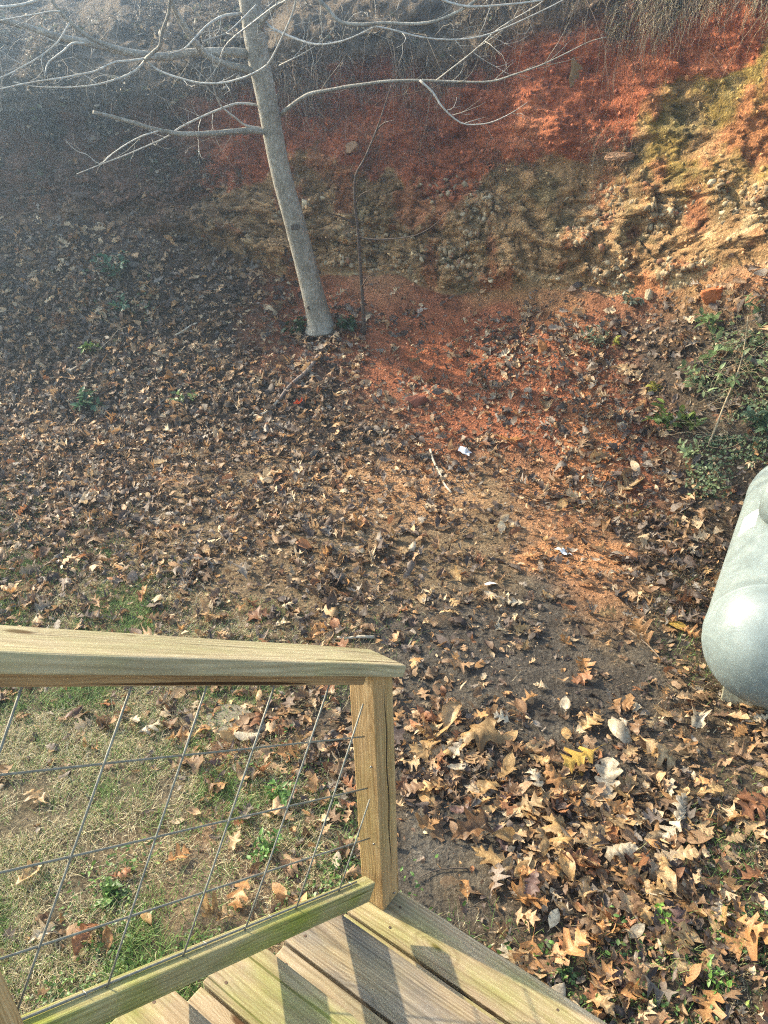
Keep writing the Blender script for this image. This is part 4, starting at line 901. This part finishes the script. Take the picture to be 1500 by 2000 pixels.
HERO = [
 (1130, 1487, 82, 'red_oak', 'yellow', 'bright yellow lobed oak leaf, the yellowest one on the leaf pile', 205, .35),
 (1023, 1590, 84, 'red_oak', 'tan', 'tan oak leaf with deep open lobes just above the bare mud patch', 15, .3),
 (915, 1640, 80, 'maple', 'brown', 'large brown curled maple leaf on the bare mud beside the post', 200, 1.0),
 (980, 1645, 58, 'white_oak', 'purple', 'dark reddish crumpled leaf tucked beside the brown maple leaf on the mud', 100, 1.3),
 (945, 1682, 62, 'maple', 'ochre', 'flat orange brown leaf pressed into the bare mud under the curled leaf', 150, .1),
 (1182, 1545, 96, 'white_oak', 'pale', 'big pale cream oak leaf below the yellow leaf on the pile', 70, .5),
 (1080, 1527, 58, 'maple', 'orange', 'orange brown cupped leaf left of the pale cream leaf', 120, .9),
 (1210, 1605, 88, 'red_oak', 'tan', 'smooth tan pointed oak leaf arching over the litter', 240, .7),
 (1090, 1642, 96, 'red_oak', 'ochre', 'long ochre oak leaf stretching toward the bare mud', 95, .6),
 (838, 1452, 88, 'red_oak', 'ochre', 'golden ochre oak leaf nearest the top of the stair post', 80, .6),
 (925, 1448, 88, 'maple', 'ochre', 'broad ochre maple leaf with folded lobes in the leaf pile', 190, .8),
 (885, 1408, 72, 'oval', 'tan', 'large smooth tan cupped leaf at the upper edge of the pile', 60, .8),
 (1145, 1420, 60, 'red_oak', 'ochre', 'ochre oak leaf at the edge of the dark mud above the pile', 30, .8),
 (1215, 1440, 74, 'oval', 'pale', 'pale grey folded leaf between the pile and the mud', 110, 1.0),
 (1290, 1480, 90, 'red_oak', 'tan', 'long tan oak leaf pointing toward the gas tank', 320, .7),
 (1225, 1540, 60, 'maple', 'ochre', 'ochre maple leaf lying just past the pale cream leaf', 45, .6),
 (812, 1297, 34, 'oval', 'pale', 'small cream ribbed beech leaf beside the end of the railing cap', 130, .3),
 (1256, 1240, 68, 'red_oak', 'orange', 'rust orange oak leaf alone on the dark mud left of the tank', 100, .4),
 (1135, 1300, 54, 'red_oak', 'orange', 'orange oak leaf on the wet black mud', 260, .8),
 (1320, 1222, 52, 'oval', 'yellow', 'flat yellow leaf on the ground just left of the tank end', 120, .3),
 (645, 1195, 66, 'oval', 'tan', 'big tan curled leaf lying on soil above the railing cap', 95, .9),
 (622, 1240, 52, 'white_oak', 'orange', 'folded orange tan leaf standing just above the railing cap', 40, 1.1),
 (512, 1200, 50, 'maple', 'rust', 'reddish brown leaf in the grass edge above the railing', 10, .7),
 (1075, 1803, 44, 'oval', 'grey', 'grey green oval leaf lying flat past the mud by the step', 60, .2),
 (905, 1743, 42, 'scrap', 'orange', 'small flat orange leaf stuck on the brown mud by the step', 95, .1),
 (1032, 1752, 70, 'maple', 'orange', 'bright orange maple leaf on the right rim of the mud', 30, .7),
 (1105, 1868, 100, 'red_oak', 'orange', 'large orange brown oak leaf near the outer edge of the bottom tread', 20, .5),
 (1035, 1882, 92, 'red_oak', 'orange', 'spread orange oak leaf almost touching the bottom tread', 250, .4),
 (1462, 1845, 120, 'red_oak', 'orange', 'biggest orange oak leaf, wide lobed, at the lower corner of the yard', 190, .35),
 (1385, 1970, 84, 'red_oak', 'orange', 'orange oak leaf below the bright green weed tuft', 230, .4),
 (1330, 1590, 70, 'white_oak', 'pale', 'pale tan leaf between the pile and the trampled soil', 60, .8),
 (1480, 1580, 90, 'red_oak', 'rust', 'rusty brown oak leaf in the loose litter below the tank', 210, .7),
 (1460, 1620, 76, 'red_oak', 'tan', 'light tan oak leaf below the rusty one under the tank', 300, .6),
 (1240, 1690, 66, 'maple', 'rust', 'rust coloured maple leaf halfway between mud and yard corner', 80, .8),
 (1130, 1690, 80, 'white_oak', 'rust', 'flat reddish tan leaf right of the bare mud patch', 350, .5),
 (1290, 1725, 72, 'oval', 'tan', 'smooth rounded tan leaf curling up from the litter', 100, .9),
 (346, 1680, 54, 'red_oak', 'orange', 'pinkish tan oak leaf on bare soil seen through the wire grid', 40, .5),
 (465, 1647, 36, 'maple', 'tan', 'small star shaped tan leaf on the bare patch behind the wire grid', 60, .3),
 (476, 1752, 66, 'red_oak', 'orange', 'orange oak leaf close above the lower rail of the railing', 250, .4),
 (425, 1792, 74, 'red_oak', 'tan', 'curled pinkish tan leaf standing against the lower rail', 160, 1.3),
 (291, 1806, 40, 'oval', 'ochre', 'small ochre oval leaf on the weeds behind the wire grid', 130, .5),
 (561, 1478, 60, 'red_oak', 'orange', 'orange oak leaf next to the stepping stone behind the wires', 20, .5),
 (70, 1565, 56, 'red_oak', 'tan', 'pale brown jagged leaf in the grass near the left picture edge', 150, .9),
 (168, 1838, 74, 'white_oak', 'rust', 'large rusty folded leaf among the weeds by the lower rail', 70, 1.2),
 (212, 1845, 46, 'oval', 'orange', 'orange tan leaf standing on edge beside the rusty folded leaf', 100, 1.4),
 (236, 1716, 40, 'white_oak', 'rust', 'rust brown leaf beside the broad green plantain', 20, .9),
 (150, 1395, 44, 'oval', 'dark', 'dark folded leaf in the straw coloured grass below the cap', 60, .9),
 (60, 1720, 60, 'white_oak', 'tan', 'buff crumpled leaf in green grass near the left post', 60, .8),
 (655, 1690, 38, 'oval', 'pale', 'pale leaf in the green weeds left of the post foot', 80, .4),
 (120, 1300, 0, 'oval', 'pale', None, 0, 0),
 (1222, 722, 50, 'white_oak', 'tan', 'ribbed pinkish tan oak leaf high on the leafy slope', 110, .4),
 (985, 690, 34, 'white_oak', 'pale', 'pale leaf standing out of the slope below the clay bank', 20, .8),
 (1000, 862, 46, 'maple', 'orange', 'orange brown leaf with a dark centre on the red slope', 20, .8),
 (1098, 988, 44, 'oval', 'ochre', 'ochre leaf on the orange clay between slope and mud', 50, .9),
 (1225, 950, 70, 'red_oak', 'tan', 'long tan oak leaf at the foot of the leafy slope', 40, .7),
 (590, 785, 24, 'maple', 'red', 'bright red orange leaf beside the fallen stick', 40, .6),
 (1170, 895, 50, 'white_oak', 'tan', 'broad tan leaf leaning on the slope above the tank', 200, .9),
 (1070, 795, 44, 'red_oak', 'tan', 'light tan leaf on the red gully of the slope', 80, .8),
 (520, 935, 46, 'maple', 'tan', 'light tan upright leaf at the foot of the dark slope', 60, 1.0),
 (855, 925, 34, 'oval', 'pale', 'small cream leaf beside the pale twig', 60, .6),
]
for (u, v, sz, kd, cname, lab, yw, cu_) in HERO:
    if lab: leaf_object(u, v, sz, kd, cname, lab, 'large fallen leaves', curl=cu_, yaw=yw, lift=.022 if v > 1330 else .012)
# the rest of the largest leaves: each one named by its look and by the landmark nearest to it
MARKS = [(1130, 1487, 'the bright yellow oak leaf'), (1182, 1545, 'the big pale cream leaf'), (900, 1680, 'the bare mud patch by the step'), (800, 1420, 'the top of the stair post'),
         (838, 1452, 'the golden leaf by the post'), (1210, 1605, 'the smooth arching tan oak leaf'), (1350, 1400, 'the block under the tank'), (1290, 1480, 'the long tan leaf aimed at the tank'),
         (1090, 1642, 'the long ochre oak leaf'), (1023, 1590, 'the oak leaf with deep open lobes'), (1480, 1580, 'the rusty oak leaf below the tank'), (1240, 1690, 'the rust coloured maple leaf'),
         (1287, 1800, 'the bright green weed tuft'), (1400, 1915, 'the larger weed at the yard corner'), (1462, 1845, 'the biggest orange oak leaf'), (1075, 1803, 'the grey green oval leaf'),
         (1105, 1868, 'the large orange leaf near the tread'), (1290, 1990, 'the end of the bottom tread'), (1256, 1240, 'the rust orange leaf on mud'), (1098, 1077, 'the folded white paper scrap'),
         (906, 881, 'the crumpled white paper scrap'), (862, 920, 'the bleached twig below the slope'), (1218, 925, 'the dark board scrap'), (448, 1408, 'the sandy stepping stone'),
         (430, 1700, 'the bare soil behind the wires'), (215, 1745, 'the broad leaved plantain'), (60, 1500, 'the straw grass by the left post'), (790, 1270, 'the end of the railing cap'), (960, 1260, 'the wet black mud'), (1420, 1000, 'the shoulder of the gas tank'), (520, 935, 'the upright leaf at the slope foot'), (330, 935, 'the bare sandy spot')]
zones_ = [((vv > 1370) & (vv <= 1640) & (uu > 790) & (uu < 1490), 92), ((vv > 1640) & (vv < 1990) & (uu > 980) & (uu < 1490), 84),
          ((vv > 1340) & (vv < 1900) & (uu < 620) & (uu > 10), 16), ((vv > 1130) & (vv <= 1360) & (uu > 810) & (uu < 1370), 16), ((vv > 860) & (vv <= 1130) & (uu > 10) & (uu < 1420), 28)]
words_ = dict(tan='tan', ochre='ochre', brown='dull brown', orange='orange brown', pale='pale buff', rust='rusty', purple='purplish brown')
kn = dict(red_oak='pointed oak leaf', white_oak='rounded oak leaf', maple='maple leaf', oval='oval leaf')
cn = list(words_); seen = set()
for mask, cnt in zones_:
    pz, nz_, kz = scatter(cnt, mask * (zone < 2) * inview * np.maximum(dens, .03))
    for i in range(cnt):
        u_, v_ = project(pz[i]); mi = min(range(len(MARKS)), key=lambda k: (MARKS[k][0] - u_) ** 2 + (MARKS[k][1] - v_) ** 2); mu, mv_, mt = MARKS[mi]
        relw = ('left of' if u_ < mu else 'right of') if abs(u_ - mu) > abs(v_ - mv_) else ('just above' if v_ < mv_ else 'just below')
        for att in range(60):
            cname = cn[rng.choice(7, p=[.30, .22, .17, .10, .14, .04, .03])]; kd = ['red_oak', 'white_oak', 'maple', 'oval'][rng.choice(4, p=[.40, .22, .15, .23])]; fl = rng.random() < .45
            key = (mi, relw, cname, kd, fl)
            if key not in seen: break
        seen.add(key)
        lab = f"{'flat' if fl else 'curled'} {words_[cname]} {kn[kd]} {relw} {mt}".replace('orange brown', 'orange').replace('dull brown', 'brown')
        leaf_object(0, 0, 0, kd, cname, lab, 'large fallen leaves', curl=rng.uniform(.15, .4) if fl else rng.uniform(.55, 1.05), pos=(pz[i], nz_[i]), size=rng.uniform(.07, .125), lift=rng.uniform(.005, .035), tilt=.3)
# ------------------------------------------------------------------ stones, sticks, scraps
def rough_stone(name, px, py, wpx, hpx, colour, label, cat, yaw=0, depth=.7, sink=.3, seed=0, y=None, rough=.45):
    p, nr = spot(px, py); dpt = -((p - EYE) @ ROT)[2]; k = dpt / FPX
    bm = bmesh.new(); r_ = random.Random(seed + 40)
    for _ in range(16): bm.verts.new([(r_.random() - .5) * 1.1 for _q in range(3)])
    h_ = bmesh.ops.convex_hull(bm, input=list(bm.verts)); bmesh.ops.delete(bm, geom=[v for v in bm.verts if not v.link_faces], context='VERTS')
    bmesh.ops.bevel(bm, geom=list(bm.edges), offset=.035, segments=2, affect='EDGES'); bmesh.ops.triangulate(bm, faces=list(bm.faces)); bmesh.ops.subdivide_edges(bm, edges=[e for e in bm.edges if e.calc_length() > .12], cuts=3); bmesh.ops.triangulate(bm, faces=list(bm.faces))
    V = np.array([v.co[:] for v in bm.verts]); bm.verts.index_update(); F_ = [[v.index for v in f.verts] for f in bm.faces]; bm.free()
    V = V * (1 + rough * .35 * fbm(V + seed * 3.3, 3.2, 3, 200 + seed)[:, None] + .10 * fbm(V, 9, 2, 220 + seed)[:, None])
    V = V * np.array([wpx * k, wpx * k * depth, hpx * k * 1.25]); a = rad(yaw); V = V @ np.array([[math.cos(a), math.sin(a), 0], [-math.sin(a), math.cos(a), 0], [0, 0, 1]])
    c = np.repeat(np.array(colour)[None], len(V), 0) * (1 + .25 * fbm(V, 30, 3, 230)[:, None])
    o = link_mesh(name, V, F_, M_ROCK, None, False, np.clip(c, .01, .8)); o.location = Vector(p + nr * hpx * k * (.5 - sink)); return tag(o, label, cat)
rough_stone('brick_stone', 815, 782, 44, 24, (.22, .075, .045), 'brick red flat stone lying on the clay slope', 'stone', yaw=25, seed=1, sink=.15)
rough_stone('clay_clod', 1395, 572, 44, 34, (.42, .13, .045), 'bright orange clod of clay at the foot of the cut bank', 'clay clod', seed=2)
rough_stone('stone', 155, 386, 34, 14, (.16, .12, .10), 'flat grey brown stone on the shaded left bank', 'stone', seed=3)
rough_stone('stone', 1272, 572, 20, 18, (.42, .34, .22), 'pale buff stone in the litter below the ochre rock', 'stone', seed=4)
rough_stone('stone', 1060, 680, 22, 30, (.34, .14, .05), 'upright orange brown clay lump behind the pale curled leaf', 'stone', seed=5)
rough_stone('rock_slab', 1212, 303, 60, 16, (.33, .19, .11), 'pale pink rock slab jutting from under the red clay', 'rock slab', yaw=-35, seed=6, rough=.9, sink=.5)
rough_stone('stone', 1125, 132, 34, 52, (.27, .17, .08), 'yellow brown rock showing in the upper red clay', 'stone', seed=7, rough=.8, sink=.55)
rough_stone('stone', 690, 290, 40, 18, (.36, .21, .12), 'tan rock flake in the red clay behind the sapling', 'rock flake', yaw=-30, seed=8, rough=.5)
rough_stone('stone', 735, 60, 36, 18, (.40, .28, .17), 'pale rock beneath the bright branch at the top of the bank', 'stone', seed=11)
def stick(name, pts, wd, mat, label, cat='stick', lift=.012, sides=7):
    q = []
    for (u, v) in pts: p, nr = spot(u, v); q.append(p + nr * lift + np.array([0, 0, .004]))
    q = np.array(q); dpt = -((q.mean(0) - EYE) @ ROT)[2]; r_ = np.linspace(wd[0], wd[1], len(pts)) * .5 * dpt / FPX
    c = Vector(q[0]); mb_ = MB().tube(q - q[0], r_, sides=sides, sub=3, jitter=.12, seed=len(pts)); o = mb_.build(name, mat); o.location = c; return tag(o, label, cat)
stick('fallen_stick', [(617, 697), (607, 716), (595, 730), (578, 744), (560, 762), (546, 780)], (9, 7), plain_mat('old stick bark', [(.3, (.10, .07, .055)), (.7, (.27, .20, .16))], 30, .8, .3), 'thick brown fallen stick lying downslope below the tree', lift=.03)
pale_t = plain_mat('bleached twig', [(.3, (.30, .25, .18)), (.7, (.50, .44, .34))], 30, .8, .2)
stick('fallen_twig', [(842, 878), (848, 900), (860, 925), (870, 945), (882, 962)], (5, 4), pale_t, 'pale bleached twig on the sunlit ground below the slope', 'twig', .02)
stick('fallen_twig', [(545, 782), (530, 795), (515, 806), (495, 812)], (6, 4), pale_t, 'pale broken twig at the lower end of the thick stick', 'twig', .02)
stick('fallen_twig', [(134, 728), (150, 718), (165, 712), (180, 702)], (5, 4), pale_t, 'short pale twig on the dark left slope', 'twig', .03)
stick('fallen_twig', [(345, 655), (360, 645), (375, 636), (385, 632)], (4, 3), pale_t, 'thin pale twig high on the left slope', 'twig', .03)
stick('fallen_twig', [(730, 1246), (700, 1244), (675, 1247), (655, 1248)], (7, 4), pale_t, 'dry pale twig on the soil above the railing cap', 'twig', .015)
stick('fallen_twig', [(1230, 1235), (1260, 1262), (1290, 1290), (1302, 1302)], (3, 2), plain_mat('brown twig', [(.3, (.10, .07, .05)), (.7, (.2, .15, .1))]), 'thin dark twig beside the rust orange leaf on the mud', 'twig', .02)
stick('fallen_twig', [(912, 1697), (880, 1697), (850, 1704), (820, 1712)], (3, 2), plain_mat('wet twig', [(.3, (.05, .04, .03)), (.7, (.11, .08, .06))]), 'thin dark wet twig across the bare mud by the step', 'twig', .006)
p, nr = spot(1218, 925)
bo = board('wood_scrap', p + nr * .02, (np.array([.98, -.15, .05]), np.array([.15, .98, .1]), np.array([-.06, -.1, .99])), (.17, .05, .022), wood_mat('scrap wood', (.09, .06, .045), (.18, .12, .09), (.26, .19, .15), seed=3), railing)
mw_ = Matrix([[.985, .15, -.06, p[0]], [-.15, .98, -.1, p[1]], [.04, .11, .99, p[2] + .02], [0, 0, 0, 1]]); bo.parent = None; bo.matrix_world = mw_
tag(bo, 'short dark board scrap half buried in leaves on the slope', 'board')
M_PAPER = plain_mat('crumpled paper', [(.3, (.68, .68, .66)), (.7, (.86, .86, .85))], 25, .7, .2)
for (u, v, wp, hp, lab, sd) in ((906, 881, 19, 13, 'crumpled white paper scrap on the sunlit slope', 1), (1098, 1077, 24, 12, 'folded white paper scrap on the orange clay patch', 2), (958, 1142, 20, 7, 'small white paper shred on the brown soil', 3)):
    p, nr = spot(u, v); k = -((p - EYE) @ ROT)[2] / FPX; r_ = random.Random(sd)
    g = 5; V = []; 
    for i in range(g):
        for j in range(g):
            x, y = (i / (g - 1) - .5), (j / (g - 1) - .5); V.append((x * wp * k * (1 + .3 * r_.random()), y * hp * 1.6 * k * (1 + .4 * r_.random()), (.25 + .6 * r_.random()) * hp * k * (1 - 1.2 * abs(x)) * (1.2 - abs(y))))
    F_ = [[i * g + j, (i + 1) * g + j, (i + 1) * g + j + 1, i * g + j + 1] for i in range(g - 1) for j in range(g - 1)]
    o = link_mesh('paper_scrap', np.array(V), F_, M_PAPER); o.location = Vector(p + nr * .012); o.rotation_euler = (.35, 0, sd * 1.1); tag(o, lab, 'paper')
# flat stepping stone half grown over
p, nr = spot(448, 1408); k = -((p - EYE) @ ROT)[2] / FPX
ol = [(-48, 12), (-52, -14), (-34, -28), (-4, -30), (30, -16), (66, 6), (74, 22), (30, 26), (-14, 24)]
V = []; pr = np.array([(a * k, -b_ * k * 1.5) for a, b_ in ol]); m_ = len(ol)
for zz_, sc_ in ((-.03, 1.0), (.006, 1.0), (.013, .96)): V += [(x * sc_, y * sc_, zz_ + .002 * math.sin(9 * x)) for x, y in pr]
F_ = [list(range(2 * m_, 3 * m_))] + [[l * m_ + i, l * m_ + (i + 1) % m_, (l + 1) * m_ + (i + 1) % m_, (l + 1) * m_ + i] for l in (0, 1) for i in range(m_)]
o = link_mesh('stepping_stone', np.array(V), F_, plain_mat('sandy concrete', [(.3, (.12, .10, .07)), (.55, (.19, .16, .115)), (.75, (.26, .225, .165))], 90, .95, .5, .003)); o.location = Vector(p + np.array([0, 0, .006]))
tag(o, 'flat sandy grey stepping stone sunk in the grass behind the wires', 'stepping stone')

# ------------------------------------------------------------------ leafy plants on the slope
def leaf_quads(pos, dirn, up, ln, wd, fold=.15):
    side = np.cross(dirn, up); side /= max(np.linalg.norm(side), 1e-6); nn = np.cross(side, dirn)
    st_ = [(0, .04), (.25, .8), (.5, 1.0), (.78, .62), (1, .03)]; V = []
    for t, w_ in st_:
        c = pos + dirn * ln * t - nn * ln * .18 * t * t
        V += [c - side * wd * w_ * .5 + nn * wd * fold * w_, c, c + side * wd * w_ * .5 + nn * wd * fold * w_]
    F_ = [[i * 3 + j, i * 3 + j + 1, i * 3 + 4 + j, i * 3 + 3 + j] for i in range(4) for j in (0, 1)]; return V, F_
M_STEM = plain_mat('green brown stem', [(.3, (.12, .10, .05)), (.7, (.26, .22, .12))], 40, .6, .1)
def plant(px, py, hpx, stems, leaf_px, colour, label, cat='plant', name='leafy_plant', spread=.5, wratio=.5, pairs=5):
    p, nr = spot(px, py); k = -((p - EYE) @ ROT)[2] / FPX; h = hpx * k
    root_ = empty(name, tuple(p), label, cat); sm = MB(); V = []; F_ = []; C_ = []
    for s in range(stems):
        a = random.uniform(0, 6.28); d = np.array([math.cos(a) * spread, math.sin(a) * spread - .25, 1.0]); d /= np.linalg.norm(d); c = p.copy() - K_ * .01; q = [c.copy()]
        n_ = pairs + 1
        for j in range(n_):
            d = d + rng.normal(size=3) * .14 + np.array([0, 0, -.04]); d /= np.linalg.norm(d); c = c + d * h * random.uniform(.8, 1.1) / n_; q.append(c.copy())
            if j >= 1:
                for sgn in (1, -1):
                    sd = np.cross(d, rng.normal(size=3)); sd /= np.linalg.norm(sd); ld = sgn * sd * .9 + d * .45 + np.array([0, 0, .1]); ld /= np.linalg.norm(ld)
                    L_ = leaf_px * k * random.uniform(.6, 1.15); v_, f_ = leaf_quads(c, ld, np.array([0, 0, 1.0]) + .3 * rng.normal(size=3), L_, L_ * wratio)
                    o_ = len(V); V += v_; F_ += [[i + o_ for i in f] for f in f_]; cc_ = np.array(colour) * random.uniform(.65, 1.35); C_ += [cc_] * len(v_)
        sm.tube(q, np.linspace(.0022, .0009, len(q)), sides=4, sub=2)
    sm.build('stem', M_STEM, root_); link_mesh('foliage', np.array(V), F_, M_GREEN, root_, True, np.array(C_)); return root_
G1, G2, G3, G4 = (.13, .20, .08), (.20, .27, .13), (.09, .15, .08), (.28, .28, .06)
PL = [(1440, 705, 95, 4, 20, G2, 'airy green leafy shrub at the right end of the slope'),
      (1485, 660, 95, 4, 22, G2, 'tall dark green leafy shrub at the far right of the slope'),
      (1478, 765, 85, 4, 20, G2, 'green leafy shrub directly above the gas tank'),
      (1425, 765, 60, 3, 17, G1, 'small leafy shrub behind the tangle of bare stems'),
      (1352, 765, 60, 9, 18, G2, 'feathery pale green plant in the middle of the leafy slope'),
      (1290, 832, 55, 6, 20, (.14, .20, .05), 'low green plant with shiny oval leaves left of the bare stems'),
      (1340, 838, 34, 4, 24, (.12, .17, .045), 'small plant with a few broad olive leaves'),
      (1345, 888, 36, 5, 15, G2, 'tiny pale green weed above the ground ivy'),
      (1482, 850, 60, 6, 22, G3, 'bluish green leafy sprig right above the tank shoulder'),
      (1398, 635, 44, 3, 26, G1, 'sprig with broad green leaves near the orange clay clod'),
      (1370, 700, 50, 2, 30, G1, 'single seedling with long drooping green leaves'),
      (1284, 768, 30, 2, 14, G4, 'small sprig with yellow leaves on the slope'),
      (1200, 668, 18, 3, 10, G4, 'tiny yellow green sprig in the upper leaf litter'),
      (1165, 672, 40, 8, 12, (.17, .20, .13), 'grey green tuft of small leaves below the bank'),
      (1225, 590, 34, 7, 12, (.17, .19, .13), 'grey green tuft at the foot of the ochre rock'),
      (665, 640, 34, 5, 16, (.07, .12, .06), 'small dark green plant at the foot of the tree'),
      (585, 655, 40, 6, 16, (.05, .09, .04), 'dark ivy sprig left of the tree base'),
      (235, 545, 60, 8, 16, (.06, .14, .08), 'glossy green ivy clump on the dark left slope'),
      (255, 605, 40, 5, 14, (.06, .13, .08), 'smaller ivy clump just below the glossy one'),
      (175, 680, 24, 4, 13, (.12, .20, .05), 'little green sprout among dark leaves on the left slope'),
      (180, 790, 36, 6, 17, (.05, .12, .06), 'dark green weed at the foot of the left slope'),
      (365, 785, 30, 3, 14, (.16, .24, .10), 'pale thin sprout on the middle of the leaf slope'),
      (215, 1745, 24, 5, 26, (.11, .20, .06), 'broad leaved green plantain in the lawn behind the wires'),
      (1287, 1800, 34, 8, 15, (.16, .30, .05), 'bright green weed tuft among orange leaves'),
      (1400, 1915, 40, 9, 15, (.14, .27, .06), 'larger bright green weed near the lower corner of the yard'),
      (1095, 1900, 30, 6, 12, (.13, .22, .07), 'small weed growing between orange leaves by the bottom tread'),
      (535, 1660, 50, 9, 14, (.10, .21, .05), 'lush green weed patch left of the stair post'),
      (545, 1560, 50, 9, 14, (.10, .20, .05), 'bushy green weed behind the second wire row')]
for a in PL: plant(*a, spread=.75 if a[2] < 45 else .5)
# ground ivy above the tank
ivw = ((np.abs(uu - 1425) < 85) & (np.abs(vv - 915) < 60)) * 1.0 + ((np.abs(uu - 1460) < 60) & (np.abs(vv - 740) < 90)) * .7 + ((np.abs(uu - 230) < 70) & (np.abs(vv - 570) < 60)) * .12
ivw = ivw * (zone <= 1) * np.clip(.5 + 1.5 * fbm(P, 4, 3, 111), 0, 2)
wb = leafbatch(1300, np.where(inview, ivw, 0), ['oval'], .018, .042, .4, .5, .07, [3, 3, 2], palette=np.array([(.09, .13, .055), (.14, .19, .09), (.06, .10, .05)]))
tag(link_mesh('ground_ivy', *wb[:2], M_GREEN, colors=wb[2]), 'low green creeping leaves above the gas tank', 'ground ivy', kind='stuff')
# long bare stems right of the slope
p, nr = spot(1385, 862); brm = plain_mat('dry straw stem', [(.3, (.26, .19, .11)), (.7, (.44, .35, .22))], 30, .8, .2)
vine = empty('dead_bush', tuple(p), 'long thin bare stem arching over the right part of the slope', 'dead bush')
q3, r3_ = px_path([(1385, 866), (1400, 830), (1415, 790), (1432, 750), (1445, 715), (1455, 670), (1461, 618)], p[1] - .05, p[1] + .35, (4.5, 2.2)); MB().tube(q3, r3_, sides=6).build('stalk', brm, vine)
tm = MB()
for i in range(120):
    k_ = random.randrange(len(q3) - 1); c = q3[k_] + (q3[k_ + 1] - q3[k_]) * random.random(); d = rng.normal(size=3); d[1] *= .5; d[2] = abs(d[2]) * .3 - .25; d /= np.linalg.norm(d); q = [c]
    for j in range(6): d = d + rng.normal(size=3) * .30; d /= np.linalg.norm(d); c = c + d * random.uniform(.03, .085); q.append(c.copy())
    tm.tube(q, np.linspace(.0014, .0007, 7), sides=4, sub=2)
tm.build('tangle', brm, vine)

# ------------------------------------------------------------------ air volume added to imitate the bluish glow of lens flare
hz = board('flare_veil', np.array([0, 5, 4.0]), (np.array([1., 0, 0]), np.array([0, 1., 0]), np.array([0, 0, 1.])), (60, 60, 14), M_PAPER, stairs, bevel=.001)
hz.parent = None; hz.matrix_world = Matrix.Translation((0, 5, 5.9)); hz.data.materials.clear()
mh = bpy.data.materials.new('flare veil'); mh.use_nodes = True; nh = mh.node_tree; nh.nodes.clear()
oh = nh.nodes.new('ShaderNodeOutputMaterial'); vh = nh.nodes.new('ShaderNodeVolumePrincipled'); vh.inputs['Color'].default_value = (.50, .74, 1, 1); vh.inputs['Density'].default_value = FLARE_VEIL; vh.inputs['Anisotropy'].default_value = .83
nh.links.new(vh.outputs[0], oh.inputs['Volume']); hz.data.materials.append(mh); tag(hz, kind='stuff')
